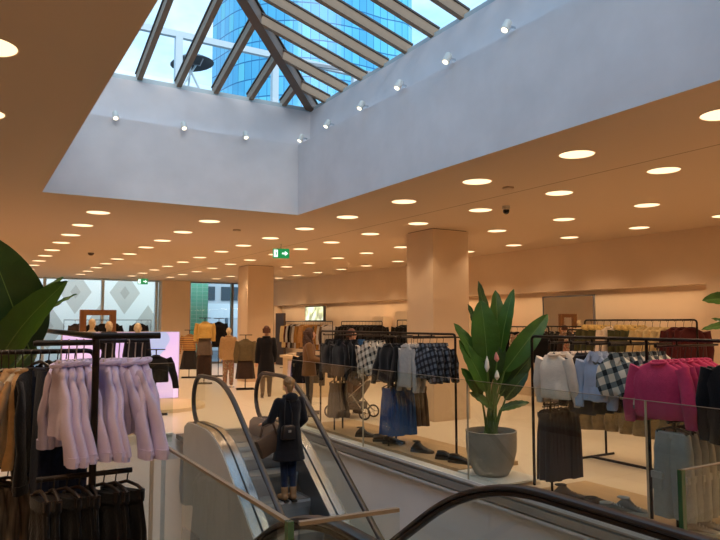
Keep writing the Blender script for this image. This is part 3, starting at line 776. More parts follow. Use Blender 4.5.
PRINT = blotch('grey streak print', ['#1e1a18', '#6e6255', '#a39582'], 16, stretch=(1, 1, .12)); FLORAL = blotch('dusty floral', ['#7a4a44', '#c58e76', '#4f5a3a', '#d8c6b0'], 30, stretch=(1, 1, 1))

# ================================================================== racks
def tube_obj(name, pts, r_=.013, m=BLACKM, parent=None, n=10): return obj(name, MB().tube(pts, r_, n), m, parent)
def rnd_corner(p0, p1, p2, r_=.05, k=4):
    p0, p1, p2 = map(Vector, (p0, p1, p2)); a = p1 + (p0 - p1).normalized() * r_; b = p1 + (p2 - p1).normalized() * r_
    return [a.lerp(p1, t / k).lerp(p1.lerp(b, t / k), t / k) for t in range(k + 1)]
def wall_rack(label, x, ya, yb, z, legs=True, arms=()):
    r = thing('clothes_rack', label, 'clothes rack', (x, (ya + yb) / 2, 0))
    h = (yb - ya) / 2
    path = [(0, -h, 0.02)] + rnd_corner((0, -h, 0), (0, -h, z), (0, h, z)) + rnd_corner((0, -h, z), (0, h, z), (0, h, 0)) + [(0, h, 0.02)]
    tube_obj('frame', path, .014, parent=r)
    for s in (-1, 1): tube_obj('foot_bar', [(-.22, s * h, .012), (.22, s * h, .012)], .012, parent=r)
    return r
BAR_Z = 1.55
# ---- platform and the two long double racks along the void
tag(obj('display_platform', MB().box((4.86, 6.0, .001), (5.75, 9.9, .05)), mat('platform oak', '#c4a47c', .5, ns=9, na=.1, stretch=(1, .15, 1)), smooth=False), 'low beige display platform under the far rack beside the void', 'platform')
tag(obj('display_platform', MB().box((4.86, 2.6, .001), (5.75, 5.0, .02)), mat('platform oak', '#a98a66'), smooth=False), 'thin beige display platform under the near rack beside the void', 'platform')
def long_rack(label, ya, yb, units, posts, bz=0.02, x=5.14):
    r = thing('clothes_rack', label, 'clothes rack', (x, ya, 0)); dn = yb - ya
    path = [(0, 0, bz)] + rnd_corner((0, 0, 0), (0, 0, BAR_Z), (0, dn, BAR_Z)) + ([(0, dn, BAR_Z)] if not posts.get('end') else rnd_corner((0, 0, BAR_Z), (0, dn, BAR_Z), (0, dn, 0)) + [(0, dn, bz)])
    tube_obj('frame', path, .015, parent=r)
    for y in posts['mid']: tube_obj('post', [(0, y - ya, bz), (0, y - ya, BAR_Z)], .014, parent=r)
    for (y, z, xa, xb) in units:
        a = obj('arm', MB().tube([(xa - x, y - ya, z), (xb - x, y - ya, z)], .010, 8), BLACKM, r)
        obj('arm_stop', MB().ell((xa - x, y - ya, z + .008), (.012, .016, .02), 8, 5), BLACKM, a)
        if z < 1.2:
            tube_obj('lower_post', [(-.2, y - ya, bz), (-.2, y - ya, z)], .012, parent=r)
        else: tube_obj('arm_bracket', [(0, y - ya, z), (0, y - ya, BAR_Z)], .010, parent=r)
    return r
ZU, ZL = 1.50, .90
long_rack('long black double rack of dark jackets and blue denim at the far void side', 6.4, 9.95,
          [(y, ZU, 4.86, 5.72) for y in (6.88, 7.16, 7.58, 8.12, 8.85, 9.3)] + [(7.58, ZL, 4.86, 5.72), (9.1, ZL, 4.86, 5.6)], {'mid': [7.7, 9.2], 'end': 1}, .05)
long_rack('long black double rack with cream, checked and raspberry tops at the near void side', 5.13, 2.4,
          [(y, ZU, 4.86, 5.72) for y in (4.62, 4.35, 4.16, 3.92, 3.47, 2.78)] + [(4.7, ZL, 4.86, 5.72), (3.38, ZL, 4.86, 5.72)], {'mid': [3.76]}, .02)
def row(name, cat, specs, y, z, x0, step, rz, lab, group, hm=None, jitter=.05):
    """hang garments one behind another along an arm running away from the void"""
    n = len(specs); cnt = {}
    tot = {}
    for s, l in specs: tot[l] = tot.get(l, 0) + 1
    for i, (s, l) in enumerate(specs):
        cnt[l] = cnt.get(l, 0) + 1
        if tot[l] == 1: lb = '%s, %s' % (l, lab)
        elif cnt[l] == 1: lb = '%s, frontmost, %s' % (l, lab)
        elif cnt[l] == tot[l]: lb = '%s, rearmost, %s' % (l, lab)
        else: lb = '%s, %s from the front, %s' % (l, ORD[cnt[l] - 1], lab)
        garment(name, cat, s, (x0 + step * i, y + random.uniform(-.01, .01), z), -PI / 2 + rz + random.uniform(-jitter, jitter), lb, group, hm)
def T_(m, L_=.62, W=.42, T=.10, **k): return ('top', m, L_, W, T, k)
# rz = -90deg puts the garment's front (-y) towards -x, i.e. towards the void
row('sweatshirt', 'sweatshirt', [(T_(CREAM, .44, .36, .12, sl=.40, splay=.07), 'cream sweatshirt')] * 5, 4.62, ZU, 4.92, .11, 0, 'top left of the near rack', 'cream sweatshirts on the near rack')
row('top', 'top', [(T_(CHAR, .56, .30, .09, sl=.4), 'charcoal top')] * 4, 4.35, ZU, 5.0, .12, 0, 'behind the cream sweatshirts', 'charcoal tops behind the cream sweatshirts')
row('shirt', 'shirt', [(T_(PALEBL, .42, .30, .09, sl=.38, collar='shirt', splay=.03), 'pale blue shirt')] * 2, 4.16, ZU, 4.94, .08, 0, 'left of the checked jackets', 'pale blue shirts on the near rack')
row('jacket', 'jacket', [(T_(PLW, .35, .36, .15, sl=.33, collar='shirt', splay=.08, fuzzy=1), 'black and cream checked jacket')] * 6, 3.92, ZU, 4.93, .12, 0, 'middle of the near rack', 'checked jackets on the near rack')
row('knit_sweater', 'sweater', [(T_(PINK, .47, .42, .11, sl=.42, splay=.09), 'raspberry knit sweater')] * 8, 3.47, ZU - .02, 4.90, .085, 0, 'right on the near rack', 'raspberry sweaters on the near rack')
row('coat', 'coat', [(T_(BLK, .62, .38, .11, sl=.5, collar='shirt'), 'black coat')] * 4, 2.86, ZU, 4.9, .10, 0, 'at the right photo edge', 'black coats at the right end of the near rack')
row('skirt', 'skirt', [(('skirt', BROWNSK, .62, .19, .06, dict(flare=1.0)), 'dark brown skirt')] * 9, 4.74, ZL, 4.89, .05, 0, 'below the cream sweatshirts', 'brown skirts on the near rack')
row('cargo_trousers', 'trousers', [(('trousers', GREYC, .66, .36, .11, dict(flare=1.12, pockets=True, m2=F('pale grey cotton', '#bdbab2'))), 'grey cargo trousers')] * 8, 3.38, ZL + .01, 4.90, .10, 0, 'below the raspberry sweaters', 'grey cargo trousers on the near rack')
# far double rack
row('jacket', 'jacket', [(T_(BLK, .52, .44, .13, sl=.46, collar='shirt'), 'black jacket')] * 3 + [(T_(DENIM, .52, .42, .12, sl=.48, collar='shirt'), 'blue denim jacket')] + [(T_(BLK, .50, .42, .13, sl=.46, collar='shirt'), 'short black jacket')] * 3, 8.85, ZU, 4.90, .12, 0, 'middle of the far rack', 'jackets in the middle of the far rack')
row('jacket', 'jacket', [(T_(BLK, .5, .42, .13, sl=.5, collar='shirt'), 'black jacket')] * 3, 9.3, ZU, 4.94, .12, 0, 'at the left end of the far rack', 'black jackets at the left end of the far rack')
row('jacket', 'jacket', [(T_(PLC, .44, .38, .14, sl=.42, collar='shirt', fuzzy=.6), 'cream and black checked jacket')] * 3, 8.12, ZU, 4.92, .12, 0, 'middle of the far rack', 'cream checked jackets on the far rack')
row('coat', 'coat', [(T_(BLK, .50, .36, .12, sl=.44), 'black cardigan')] * 3 + [(T_(CREAM, .5, .34, .1, sl=.42), 'cream cardigan')] * 2 + [(T_(BLK, .5, .34, .10, sl=.42), 'slim black cardigan')], 7.58, ZU, 4.92, .11, 0, 'right half of the far rack', 'cardigans on the far rack')
row('jacket', 'jacket', [(T_(LGREY, .54, .26, .09, sl=.5, arm=.05), 'light grey jacket')] * 3, 7.16, ZU, 4.92, .10, 0, 'left of the blue checked jackets', 'light grey jackets on the far rack')
row('jacket', 'jacket', [(T_(PLD, .41, .34, .14, sl=.36, collar='shirt', fuzzy=.8), 'dark blue checked jacket')] * 4, 6.84, ZU, 4.98, .105, 0, 'right end of the far rack', 'checked jackets at the right end of the far rack')
row('skirt', 'skirt', [(('skirt', ROYAL, .60, .28, .07, dict(flare=1.12)), 'blue denim skirt')] * 6 + [(('skirt', TAUPE, .50, .28, .07, dict(flare=1.15)), 'taupe skirt')] * 3, 7.58, ZL, 4.92, .07, 0, 'lower level of the far rack', 'skirts on the lower level of the far rack')
row('skirt', 'skirt', [(('skirt', TAUPE, .50, .28, .07, dict(flare=1.1)), 'brown skirt')] * 3, 9.1, ZL - .05, 4.92, .09, 0, 'lower level near the stroller', 'brown skirts on the lower level of the far rack')
# ---- racks further back
wall_rack('black hanging rack of fur-collared jackets in front of the right wall', 9.0, 5.75, 7.75, 1.73)
seq = [(T_(OLIVE, .6, .40, .12, collar='fur', m2=FURY), 'olive jacket with a yellow fur collar')] * 3 + [(T_(CREAM, .6, .36, .10), 'sage cream top')] * 2 + [(T_(OLIVE, .62, .42, .14, collar='fur', m2=FURY, sl=.5), 'short olive jacket with a yellow fur collar')] * 3 + [(T_(CRKNIT, .55, .38, .13), 'cream ribbed knit')] * 4 + [(T_(MAROON, .95, .40, .14, sl=.6), 'long maroon coat')] * 3
cnt = {}
for i, (s, l) in enumerate(seq):
    cnt[l] = cnt.get(l, 0) + 1
    garment('jacket' if 'jacket' in l else ('coat' if 'coat' in l else 'sweater'), 'jacket' if 'jacket' in l else ('coat' if 'coat' in l else 'sweater'), s, (9.0, 7.62 - i * .128, 1.715), -.5 + random.uniform(-.1, .1), '%s, %s from the left, before the right wall' % (l, ORD[cnt[l] - 1]), 'garments on the rack before the right wall')
# low rack in the middle with khaki pile garments
r = thing('low_rack', 'low black steel rack of khaki garments behind the near rack', 'clothes rack', (6.85, 5.15, 0))
for s in (-1, 1):
    for t_ in (-.28, .28):
        tube_obj('leg', [(t_, s * .7, .02), (t_, s * .7, .86)], .014, parent=r)
    tube_obj('foot_bar', [(-.42, s * .7, .015), (.42, s * .7, .015)], .014, parent=r)
tube_obj('rail', [(-.0, -.75, .86), (-.0, .75, .86)], .014, parent=r); tube_obj('stretcher', [(0, -.7, .015), (0, .7, .015)], .016, parent=r)
for s in (-1, 1): tube_obj('cross_bar', [(-.28, s * .7, .86), (.28, s * .7, .86)], .012, parent=r)
for i in range(7): garment('jacket', 'jacket', T_(KHAKI, .42, .48, .22, sl=.38, splay=.07, fuzzy=2, collar='fur', m2=KHAKI), (6.85, 5.72 - i * .19, .98 - .01 * (i % 2)), -1.0 + random.uniform(-.3, .3), 'khaki pile jacket, %s from the left on the low rack' % ORD[i], 'khaki pile jackets on the low rack')
tube_obj("top_rail", [(0, -.75, .99), (0, .75, .99)], .010, parent=r)
# second low rack further right
wall_rack('short black rack of brown coats against the right wall behind the planter', 10.3, 8.0, 9.3, 1.55)
for i in range(8): garment('coat', 'coat', T_([BROWNSK, FLORAL, CHAR, FLORAL][i % 4], .62, .40, .14, far=True), (10.3, 9.2 - i * .15, 1.53), -.5, '%s coat, %s from the left behind the planter leaves' % (['dark brown', 'dusty floral', 'charcoal', 'muted floral'][i % 4], ORD[i]), 'coats on the rack behind the planter')
wall_rack('black rack of dark clothes between planter and mirror by the right wall', 10.2, 9.7, 11.6, 1.6)
for i in range(10): garment('coat', 'coat', T_([CHAR, BLK, FLORAL, BROWNSK][i % 4], .62, .40, .15, far=True), (10.2, 11.45 - i * .17, 1.58), -.5, '%s garment, %s from the left on the rack near the wall mirror' % (['charcoal', 'black', 'floral', 'brown'][i % 4], ORD[i]), 'garments on the rack near the mirror')
# wall racks far left part of the right wall
wall_rack('tall black rack of ochre and grey coats under the wall screen', 10.35, 19.2, 22.9, 1.72)
cols = [('cream', CRKNIT), ('pale grey', LGREY), ('maroon', MAROON), ('grey brown', GREYBR), ('black', BLK), ('ochre', GOLD), ('ochre brown', TAN), ('golden', GOLD), ('taupe', TAUPE)]
for i in range(20):
    nm, mm = cols[[0, 0, 2, 1, 4, 3, 1, 5, 5, 6, 6, 7, 5, 5, 7, 8, 7, 1, 8, 1][i]]
    garment('coat', 'coat', T_(mm, .85, .42, .14, far=True, sl=.55), (10.35, 22.7 - i * .175, 1.70), -.6 + random.uniform(-.1, .1), '%s coat, %s on the rack under the wall screen' % (nm, ('%s from the left' % ORD[i]) if i < 10 else ('%s from the right' % ORD[19 - i])), 'coats on the rack under the wall screen')
wall_rack('black rack of black coats right of the wall screen', 10.35, 16.2, 18.6, 1.72)
for i in range(12): garment('coat', 'coat', T_(BLK if i % 4 else CHAR, .80, .42, .16, far=True, sl=.5), (10.35, 18.45 - i * .19, 1.70), -.6, '%s coat, %s from the left on the rack right of the wall screen' % ('black' if i % 4 else 'charcoal', ORD[i]), 'black coats right of the wall screen')
wall_rack('black rack of black and straw jackets before the lit wall panel', 10.2, 12.6, 15.2, 1.75)
for i in range(11):
    mm, nm = ((BLK, 'black'), (YELL, 'straw yellow'), (GREYBR, 'brown'))[0 if i < 6 else (1 if i < 9 else 2)]
    garment('jacket', 'jacket', T_(mm, .50, .46, .20, far=True, sl=.42, fuzzy=1), (10.2, 14.95 - i * .21, 1.71), -.6, '%s jacket, %s from the left before the lit wall panel' % (nm, ORD[i]), 'jackets before the lit wall panel')
r = thing('wall_panel', 'pale cream display wall panel standing in the lit recess', 'panel', (11.1, 14.6, 0))
obj('panel_board', MB().box((-.03, -2.0, 0), (.03, 2.0, 2.02)), mat('cream board', '#e6cfae', .8), r, smooth=False)
obj('panel_plinth', MB().box((-.06, -2.0, 0), (.06, 2.0, .1)), mat('cream board', '#e6cfae'), r, smooth=False)
tag(obj('wall_fin', MB().box((10.9, 17.0, 0), (11.2, 17.6, 1.86)), mat('cream board', '#e6cfae'), smooth=False), 'narrow pale upright display fin left of the lit wall panel', 'panel')
tag(obj('dark_doorway', MB().box((10.9, 24.3, 0), (10.98, 25.1, 2.05)), mat('brown door', '#4a3524', .6), smooth=False), 'dark brown door leaf at the far end of the right wall', 'door')
r = thing('wall_screen', 'lit wall screen showing a green and white picture above the far coats', 'screen', (10.86, 21.5, 2.0))
obj('casing', MB().box((-.03, -.74, -.27), (.06, .74, .27)), SEAL, r, smooth=False)
m, N, L, b_ = nodes('screen picture'); tcn = N.new('ShaderNodeTexCoord'); nn = N.new('ShaderNodeTexNoise'); nn.inputs['Scale'].default_value = 4; L.new(tcn.outputs['Object'], nn.inputs['Vector'])
L.new(ramp(N, L, nn.outputs['Fac'], [(.38, '#3c5a4a'), (.47, '#9cb878'), (.55, '#dfe8d8'), (.7, '#8fb0a8')]), b_.inputs['Emission Color']); b_.inputs['Emission Strength'].default_value = .8
obj('display', MB().box((-.035, -.70, -.24), (-.03, .70, .24)), m, r, smooth=False)
# wall mirror
r = thing('wall_mirror', 'large plain mirror leaning on the right wall above the planter', 'mirror', (10.82, 9.75, 0))
obj('mirror_glass', MB().box((-.012, -.66, .12), (-.004, .66, 2.22)), mat('mirror silver', '#e8e6e0', .02, 1.0), r, smooth=False)
obj('mirror_frame', ring_frame := MB().box((-.018, -.69, .09), (.02, -.66, 2.25)).box((-.018, .66, .09), (.02, .69, 2.25)).box((-.018, -.69, 2.22), (.02, .69, 2.25)).box((-.018, -.69, .0), (.02, .69, .12)).box((-.003, -.66, .12), (.02, .66, 2.22)), STEELD, r, smooth=False)

# ================================================================== left rack with lilac shirts (near)
PX, PY = .55, 3.4
r = thing('clothes_rack', 'near black steel rack with a T bar holding lilac shirts', 'clothes rack', (PX, PY, 0))
zt = 1.632
tube_obj('post', [(0, 0, .02)] + rnd_corner((0, 0, 0), (0, 0, zt), (0, 1, zt), .06) + [(0.0, 2.6, zt), (0, 2.7, zt)], .0165, parent=r, n=12)
tube_obj('hook_rail', [(-.24, .27, 1.60), (.31, .27, 1.60)], .010, parent=r, n=10)
tube_obj('shirt_bar', [(-.02, 0, zt), (.30, 0, zt)], .0155, parent=r, n=12)
tube_obj('second_bar', [(-.27, .03, 1.60), (.02, .03, 1.60)], .012, parent=r, n=12)
tube_obj('lower_bar', [(-.24, 0, .985), (.18, -.0, .985)], .0125, parent=r, n=12)
obj('base_plate', MB().box((-.3, -.25, 0), (.3, .25, .015)), BLACKM, r, smooth=False)
k = 0
for i, x in enumerate((.425, .462, .50, .535, .64, .675, .71, .75, .79, .825)):
    zz = 1.60
    lb = ('lilac shirt, %s from the left, left of the black post' % ORD[i]) if x < .55 else ('lilac shirt, %s from the left, right of the black post' % ORD[i - 4])
    garment('shirt', 'shirt', T_(LILAC, .38, .28, .04, sl=.37, collar='crew', splay=.15, arm=.064, cone=True), (x, PY + .27 + random.uniform(-.02, .02), zz), -PI / 2 + .12 + random.uniform(-.12, .12), lb, 'lilac shirts on the near left rack', mat('pale hanger', '#a89c92', .4))
for i in range(8):
    garment('skirt', 'skirt', ('skirt', BLK, .55, .26, .03, dict(flare=1.1)), (.33 + .054 * i, PY, .985), -PI / 2 + .35 + random.uniform(-.3, .3), 'black skirt on a clip hanger, %s from the left under the lilac shirts' % ORD[i], 'black skirts under the lilac shirts')
# rack behind it: jeans and tan coats
r = thing('clothes_rack', 'black double rack of jeans and tan coats behind the lilac shirts', 'clothes rack', (.30, 4.25, 0))
tube_obj('frame', [(-.28, 0, .02)] + rnd_corner((-.28, 0, 0), (-.28, 0, 1.53), (.3, 0, 1.53)) + rnd_corner((-.28, 0, 1.53), (.38, 0, 1.53), (.38, 0, 0)) + [(.38, 0, .02)], .014, parent=r, n=12)
tube_obj('lower_bar', [(-.28, .0, .9), (.38, 0, .9)], .012, parent=r)
for i, (m_, nm, x, L_) in enumerate([(SAND, 'sand coat', .15, .46), (BLK, 'black jacket', .19, .46), (TAN, 'tan suede coat', .225, .50), (SAND, 'pale sand coat', .26, .50), (TAN, 'tan suede coat with a soft collar', .295, .52), (BLK, 'black blazer', .34, .56)]):
    garment('coat', 'coat', T_(m_, L_, .46, .08, sl=L_ * .9, collar='crew', splay=.16, cone=True), (x, 4.22 + .02 * (i % 2), 1.53), -PI / 2 - .35 + random.uniform(-.08, .08), '%s, %s from the left on the rear left rack' % (nm, ORD[i]), 'coats on the rear left rack')
for i in range(5):
    garment('jeans', 'trousers', ('trousers', NAVY, .82, .36, .09, dict(flare=1.0, pockets=False)), (.375 + .045 * i, 4.15, 1.53), -PI / 2 + .3, 'dark indigo jeans, %s from the left behind the lilac shirts' % ORD[i], 'indigo jeans behind the lilac shirts')
for i in range(6):
    garment('trousers', 'trousers', ('trousers', PRINT, .7, .36, .08, dict(flare=1.1)), (.06 + .06 * i, 4.2, .9), -PI / 2 + .7, 'grey streaked trousers, %s from the left under the tan coats' % ORD[i], 'streaked trousers under the tan coats')

# ================================================================== plants
LEAFM = mat('leaf green', '#3a621c', .42, ns=5, na=.22, bump=.15, bs=40, stretch=(1, 1, 1)); LEAFD = mat('deep leaf green', '#284619', .42, ns=5, na=.25, bump=.1, bs=40); RIB = mat('leaf rib', '#64823a', .5)
def leaf(parent, base, tip, width, nrm, m, bow=.12, fold=.25, stem=None, name='leaf'):
    base = Vector(base); tip = Vector(tip); ax = tip - base; L_ = ax.length; d = ax.normalized(); n = Vector(nrm); n = (n - d * n.dot(d)).normalized(); sd = d.cross(n)
    K = 18; J = 8; loops = []; top = []; mid = []
    for i in range(K + 1):
        t = i / K; wv = width * (math.sin(PI * min(1, t ** .9)) ** .6 if 0 < t < 1 else .02) * (1 - .1 * t) + .002
        c = base + d * (L_ * t) + n * (math.sin(PI * t) * bow * L_ - bow * .5 * L_ * t * t)
        mid.append(c)
        row_ = []
        for j in range(J + 1):
            s_ = j / J * 2 - 1
            row_.append(c + sd * wv * .5 * s_ + n * (abs(s_) * wv * fold + .006 * math.sin(t * 34 + j) * abs(s_)))
        top.append(row_)
    b = MB(); th = n * .0035
    vs = [p for r_ in top for p in r_] + [p - th for r_ in top for p in r_]; W_ = J + 1; NN = (K + 1) * W_; fs = []
    for i in range(K):
        for j in range(J):
            a = i * W_ + j; fs.append((a, a + 1, a + W_ + 1, a + W_)); fs.append((NN + a + W_, NN + a + W_ + 1, NN + a + 1, NN + a))
        a = i * W_; fs.append((a, a + W_, NN + a + W_, NN + a)); a = i * W_ + J; fs.append((a + W_, a, NN + a, NN + a + W_))
    b.add(vs, fs); o = obj(name, b, m, parent)
    rb = MB().tube([p - n * .002 for p in mid], [.006 * (1 - .8 * i / K) + .001 for i in range(K + 1)], 6); obj('midrib', rb, RIB, o)
    if stem is not None:
        s0 = Vector(stem); b2 = s0.lerp(base, .5) + Vector((0, 0, .03)); obj('leaf_stalk', MB().tube([s0, s0.lerp(b2, .5), b2, base + (base - b2) * .02], [.016, .014, .012, .009], 8), RIB, o)
    return o
def planter(label, loc, R_, H_):
    r = thing('planter', label, 'planter', loc)
    prof = [(R_ * .60, 0), (R_ * .66, .01), (R_ * .86, H_ * .25), (R_ * .98, H_ * .55), (R_, H_ * .85), (R_ * .99, H_ * .93), (R_ * 1.01, H_), (R_ * .95, H_ + .005), (R_ * .92, H_ - .02), (R_ * .92, H_ - .06)]
    obj('bowl', MB().lathe(prof, n=48, caps=False).add(*disc_fan(R_ * .6, 0)), STONE, r)
    obj('soil', MB().lathe([(R_ * .925, H_ - .07), (R_ * .925, H_ - .055), (R_ * .3, H_ - .045)], n=32), SOIL, r)
    return r
def disc_fan(R_, z, n=48): return ([(R_ * math.cos(2 * PI * k / n), R_ * math.sin(2 * PI * k / n), z) for k in range(n)], [tuple(range(n))])
tag(obj('plinth_slab', MB().box((4.80, 5.22, .031), (5.34, 5.96, .05)), WHITE, smooth=False), 'low white slab under the stone planter', 'plinth')
PLX, PLY = 4.995, 5.62
planter('round grey stone planter standing on a white slab by the void', (PLX, PLY, .051), .275, .47)
pl = thing('bird_of_paradise_plant', 'tall broad-leaved green plant growing in the grey stone planter', 'plant', (PLX, PLY, .46))
Cm = Vector((PLX, PLY, .46)); DP = (Cm - Vector((0, 0, EYE))).dot(cam_R @ Vector((0, 0, -1)))
def lp(px, py, dd=0): return at(px, py, DP + dd) - Cm
view_n = cam_R @ Vector((0, 0, 1))
for (bx, by, tx, ty, wd, dd, tilt, m_) in [
    (484, 360, 480, 281, .13, .10, (.5, 0, .2), LEAFD), (487, 362, 481, 300, .25, -.10, (0, 0, .1), LEAFM), (496, 352, 496, 290, .16, .15, (.2, 0, .1), LEAFM), (500, 355, 513, 289, .13, -.05, (-.7, .2, .1), LEAFM),
    (480, 350, 469, 304, .10, .12, (.6, .1, 0), LEAFD), (482, 372, 455, 323, .13, -.12, (.3, 0, .5), LEAFM), (504, 372, 548, 314, .19, -.05, (-.3, 0, .25), LEAFM), (486, 392, 460, 340, .16, -.16, (.2, 0, .5), LEAFM),
    (500, 396, 532, 356, .17, .1, (-.2, 0, .6), LEAFD), (482, 400, 462, 368, .13, -.1, (.3, 0, .6), LEAFM), (505, 400, 528, 372, .12, -.15, (-.2, 0, .7), LEAFD), (494, 380, 500, 330, .14, -.02, (0, 0, .2), LEAFD), (490, 385, 476, 345, .13, .05, (.2, 0, .3), LEAFD), (498, 385, 516, 345, .13, .12, (-.3, 0, .3), LEAFM),
    (494, 410, 470, 392, .09, -.12, (.1, 0, .9), LEAFM), (500, 410, 529, 402, .08, -.14, (0, 0, 1), LEAFM)]:
    leaf(pl, lp(bx, by, dd * .6), lp(tx, ty, dd), wd * 1.28, view_n + Vector(tilt), m_, .06, .10, stem=(random.uniform(-.06, .06), random.uniform(-.06, .06), -.02))
for (a, b_, lb) in (((487, 372, -.2), (487, 356, -.2), 'white flower'), ((497, 362, -.2), (496, 352, -.2), 'pink flower'), ((497, 380, -.2), (497, 370, -.2), 'white flower')):
    A_, B_ = lp(*a), lp(*b_); fm = mat('white petal', '#ece6d8', .5) if 'white' in lb else mat('pink petal', '#d98a80', .5)
    o = obj('flower', MB().tube([A_, A_.lerp(B_, .3), A_.lerp(B_, .65), B_], [.006, .028, .02, .003], 10), fm, pl); o['label'] = lb
    obj('flower_stalk', MB().tube([(0, 0, -.03), A_.lerp(Vector((0, 0, 0)), .4), A_], .005, 6), RIB, o)
# big leaves at the left edge
planter('tall stone planter hidden behind the left coats', (-.35, 5.3, .001), .3, .6)
pl2 = thing('banana_plant', 'banana plant with huge dark leaves at the left photo edge', 'plant', (-.35, 5.3, .56)); C2 = Vector((-.35, 5.3, .56))
def l2(px, py, d): return at(px, py, d) - C2
for (b0, t0, wd, tilt, m_) in [((30, 352, 4.7), (-14, 236, 4.5), .46, (.5, 0, .0), LEAFD), ((-6, 372, 4.6), (63, 281, 4.4), .27, (-.1, 0, .25), LEAFM), ((14, 340, 4.9), (61, 276, 5.0), .12, (.1, 0, .9), LEAFM), ((34, 325, 5.2), (75, 293, 5.2), .045, (0, 0, .9), LEAFM), ((-20, 400, 4.9), (-60, 260, 4.8), .4, (.2, 0, .3), LEAFD), ((0, 400, 5.0), (35, 345, 5.2), .25, (0, 0, .4), LEAFD)]:
    leaf(pl2, l2(*b0), l2(*t0), wd, view_n + Vector(tilt), m_, .08, .12, stem=(0, 0, 0))
# shrub tips at right edge
planter('stone planter just outside the right photo edge', (7.0, 3.2, .001), .3, .5)
pl3 = thing('rubber_plant', 'green plant whose leaf tips enter at the right photo edge', 'plant', (7.0, 3.2, .46)); C3 = Vector((7.0, 3.2, .46))
for (b0, t0, wd, tilt) in [((735, 300, 7.0), (703, 300, 6.9), .16, (0, 0, .6)), ((740, 325, 6.9), (702, 329, 6.8), .09, (0, 0, .9)), ((745, 315, 7), (760, 270, 7), .16, (0, 0, .5)), ((745, 330, 7.1), (712, 318, 7.2), .08, (0, 0, .9))]:
    leaf(pl3, at(*b0) - C3, at(*t0) - C3, wd, view_n + Vector(tilt), LEAFM, .05, .15, stem=(0, 0, 0))

# ================================================================== people and mannequins
def hand(b, w_, dirv, up, s=1.0, curl=.5, side=1):
    """palm, four unequal bent fingers and a thumb added to mesh b; w_ wrist point"""
    w_ = Vector(w_); d = Vector(dirv).normalized(); up = Vector(up); up = (up - d * up.dot(d)).normalized(); sd = d.cross(up) * side
    pc = w_ + d * .045 * s; R3 = Matrix((sd, d, up)).transposed()
    b.ell(pc, (.036 * s, .050 * s, .015 * s), 12, 8, R3)
    for k, (o_, ln) in enumerate(((-.028, .058), (-.010, .068), (.009, .063), (.027, .050))):
        a = w_ + d * .082 * s + sd * o_ * s; m1 = a + (d * math.cos(curl) - up * math.sin(curl)) * ln * .5 * s; e_ = m1 + (d * math.cos(curl * 2.2) - up * math.sin(curl * 2.2)) * ln * .5 * s
        b.cap(a - d * .012 * s, m1, .0092 * s, .0085 * s, 8); b.cap(m1, e_, .0085 * s, .007 * s, 8)
    a = w_ + d * .028 * s - sd * .030 * s; m1 = a + (d * .6 - sd * .8 - up * .3) * .034 * s; e_ = m1 + (d * .9 - sd * .2 - up * .5) * .03 * s
    b.cap(a, m1, .011 * s, .010 * s, 8); b.cap(m1, e_, .010 * s, .008 * s, 8)
def head_mb(b, c, H, yaw=0, tilt=0, bald=False):
    R_ = Matrix.Rotation(yaw, 3, 'Z') @ Matrix.Rotation(tilt, 3, 'X'); c = Vector(c)
    q = lambda v: c + R_ @ (Vector(v) * H)
    b.ell(q((0, .006, .012)), (.042 * H, .052 * H, .052 * H), 18, 12, R_)
    b.ell(q((0, -.012, -.022)), (.033 * H, .040 * H, .044 * H), 16, 10, R_)
    b.ell(q((0, -.036, -.050)), (.016 * H, .014 * H, .013 * H), 10, 7, R_)
    b.cap(q((0, -.048, .010)), q((0, -.062, -.012)), .005 * H, .009 * H, 8)
    b.ell(q((0, -.048, -.032)), (.016 * H, .008 * H, .005 * H), 10, 6, R_)
    for s in (-1, 1):
        b.ell(q((s * .043, .006, -.006)), (.006 * H, .012 * H, .018 * H), 8, 6, R_); b.ell(q((s * .016, -.046, .014)), (.013 * H, .006 * H, .005 * H), 8, 5, R_)
    return q
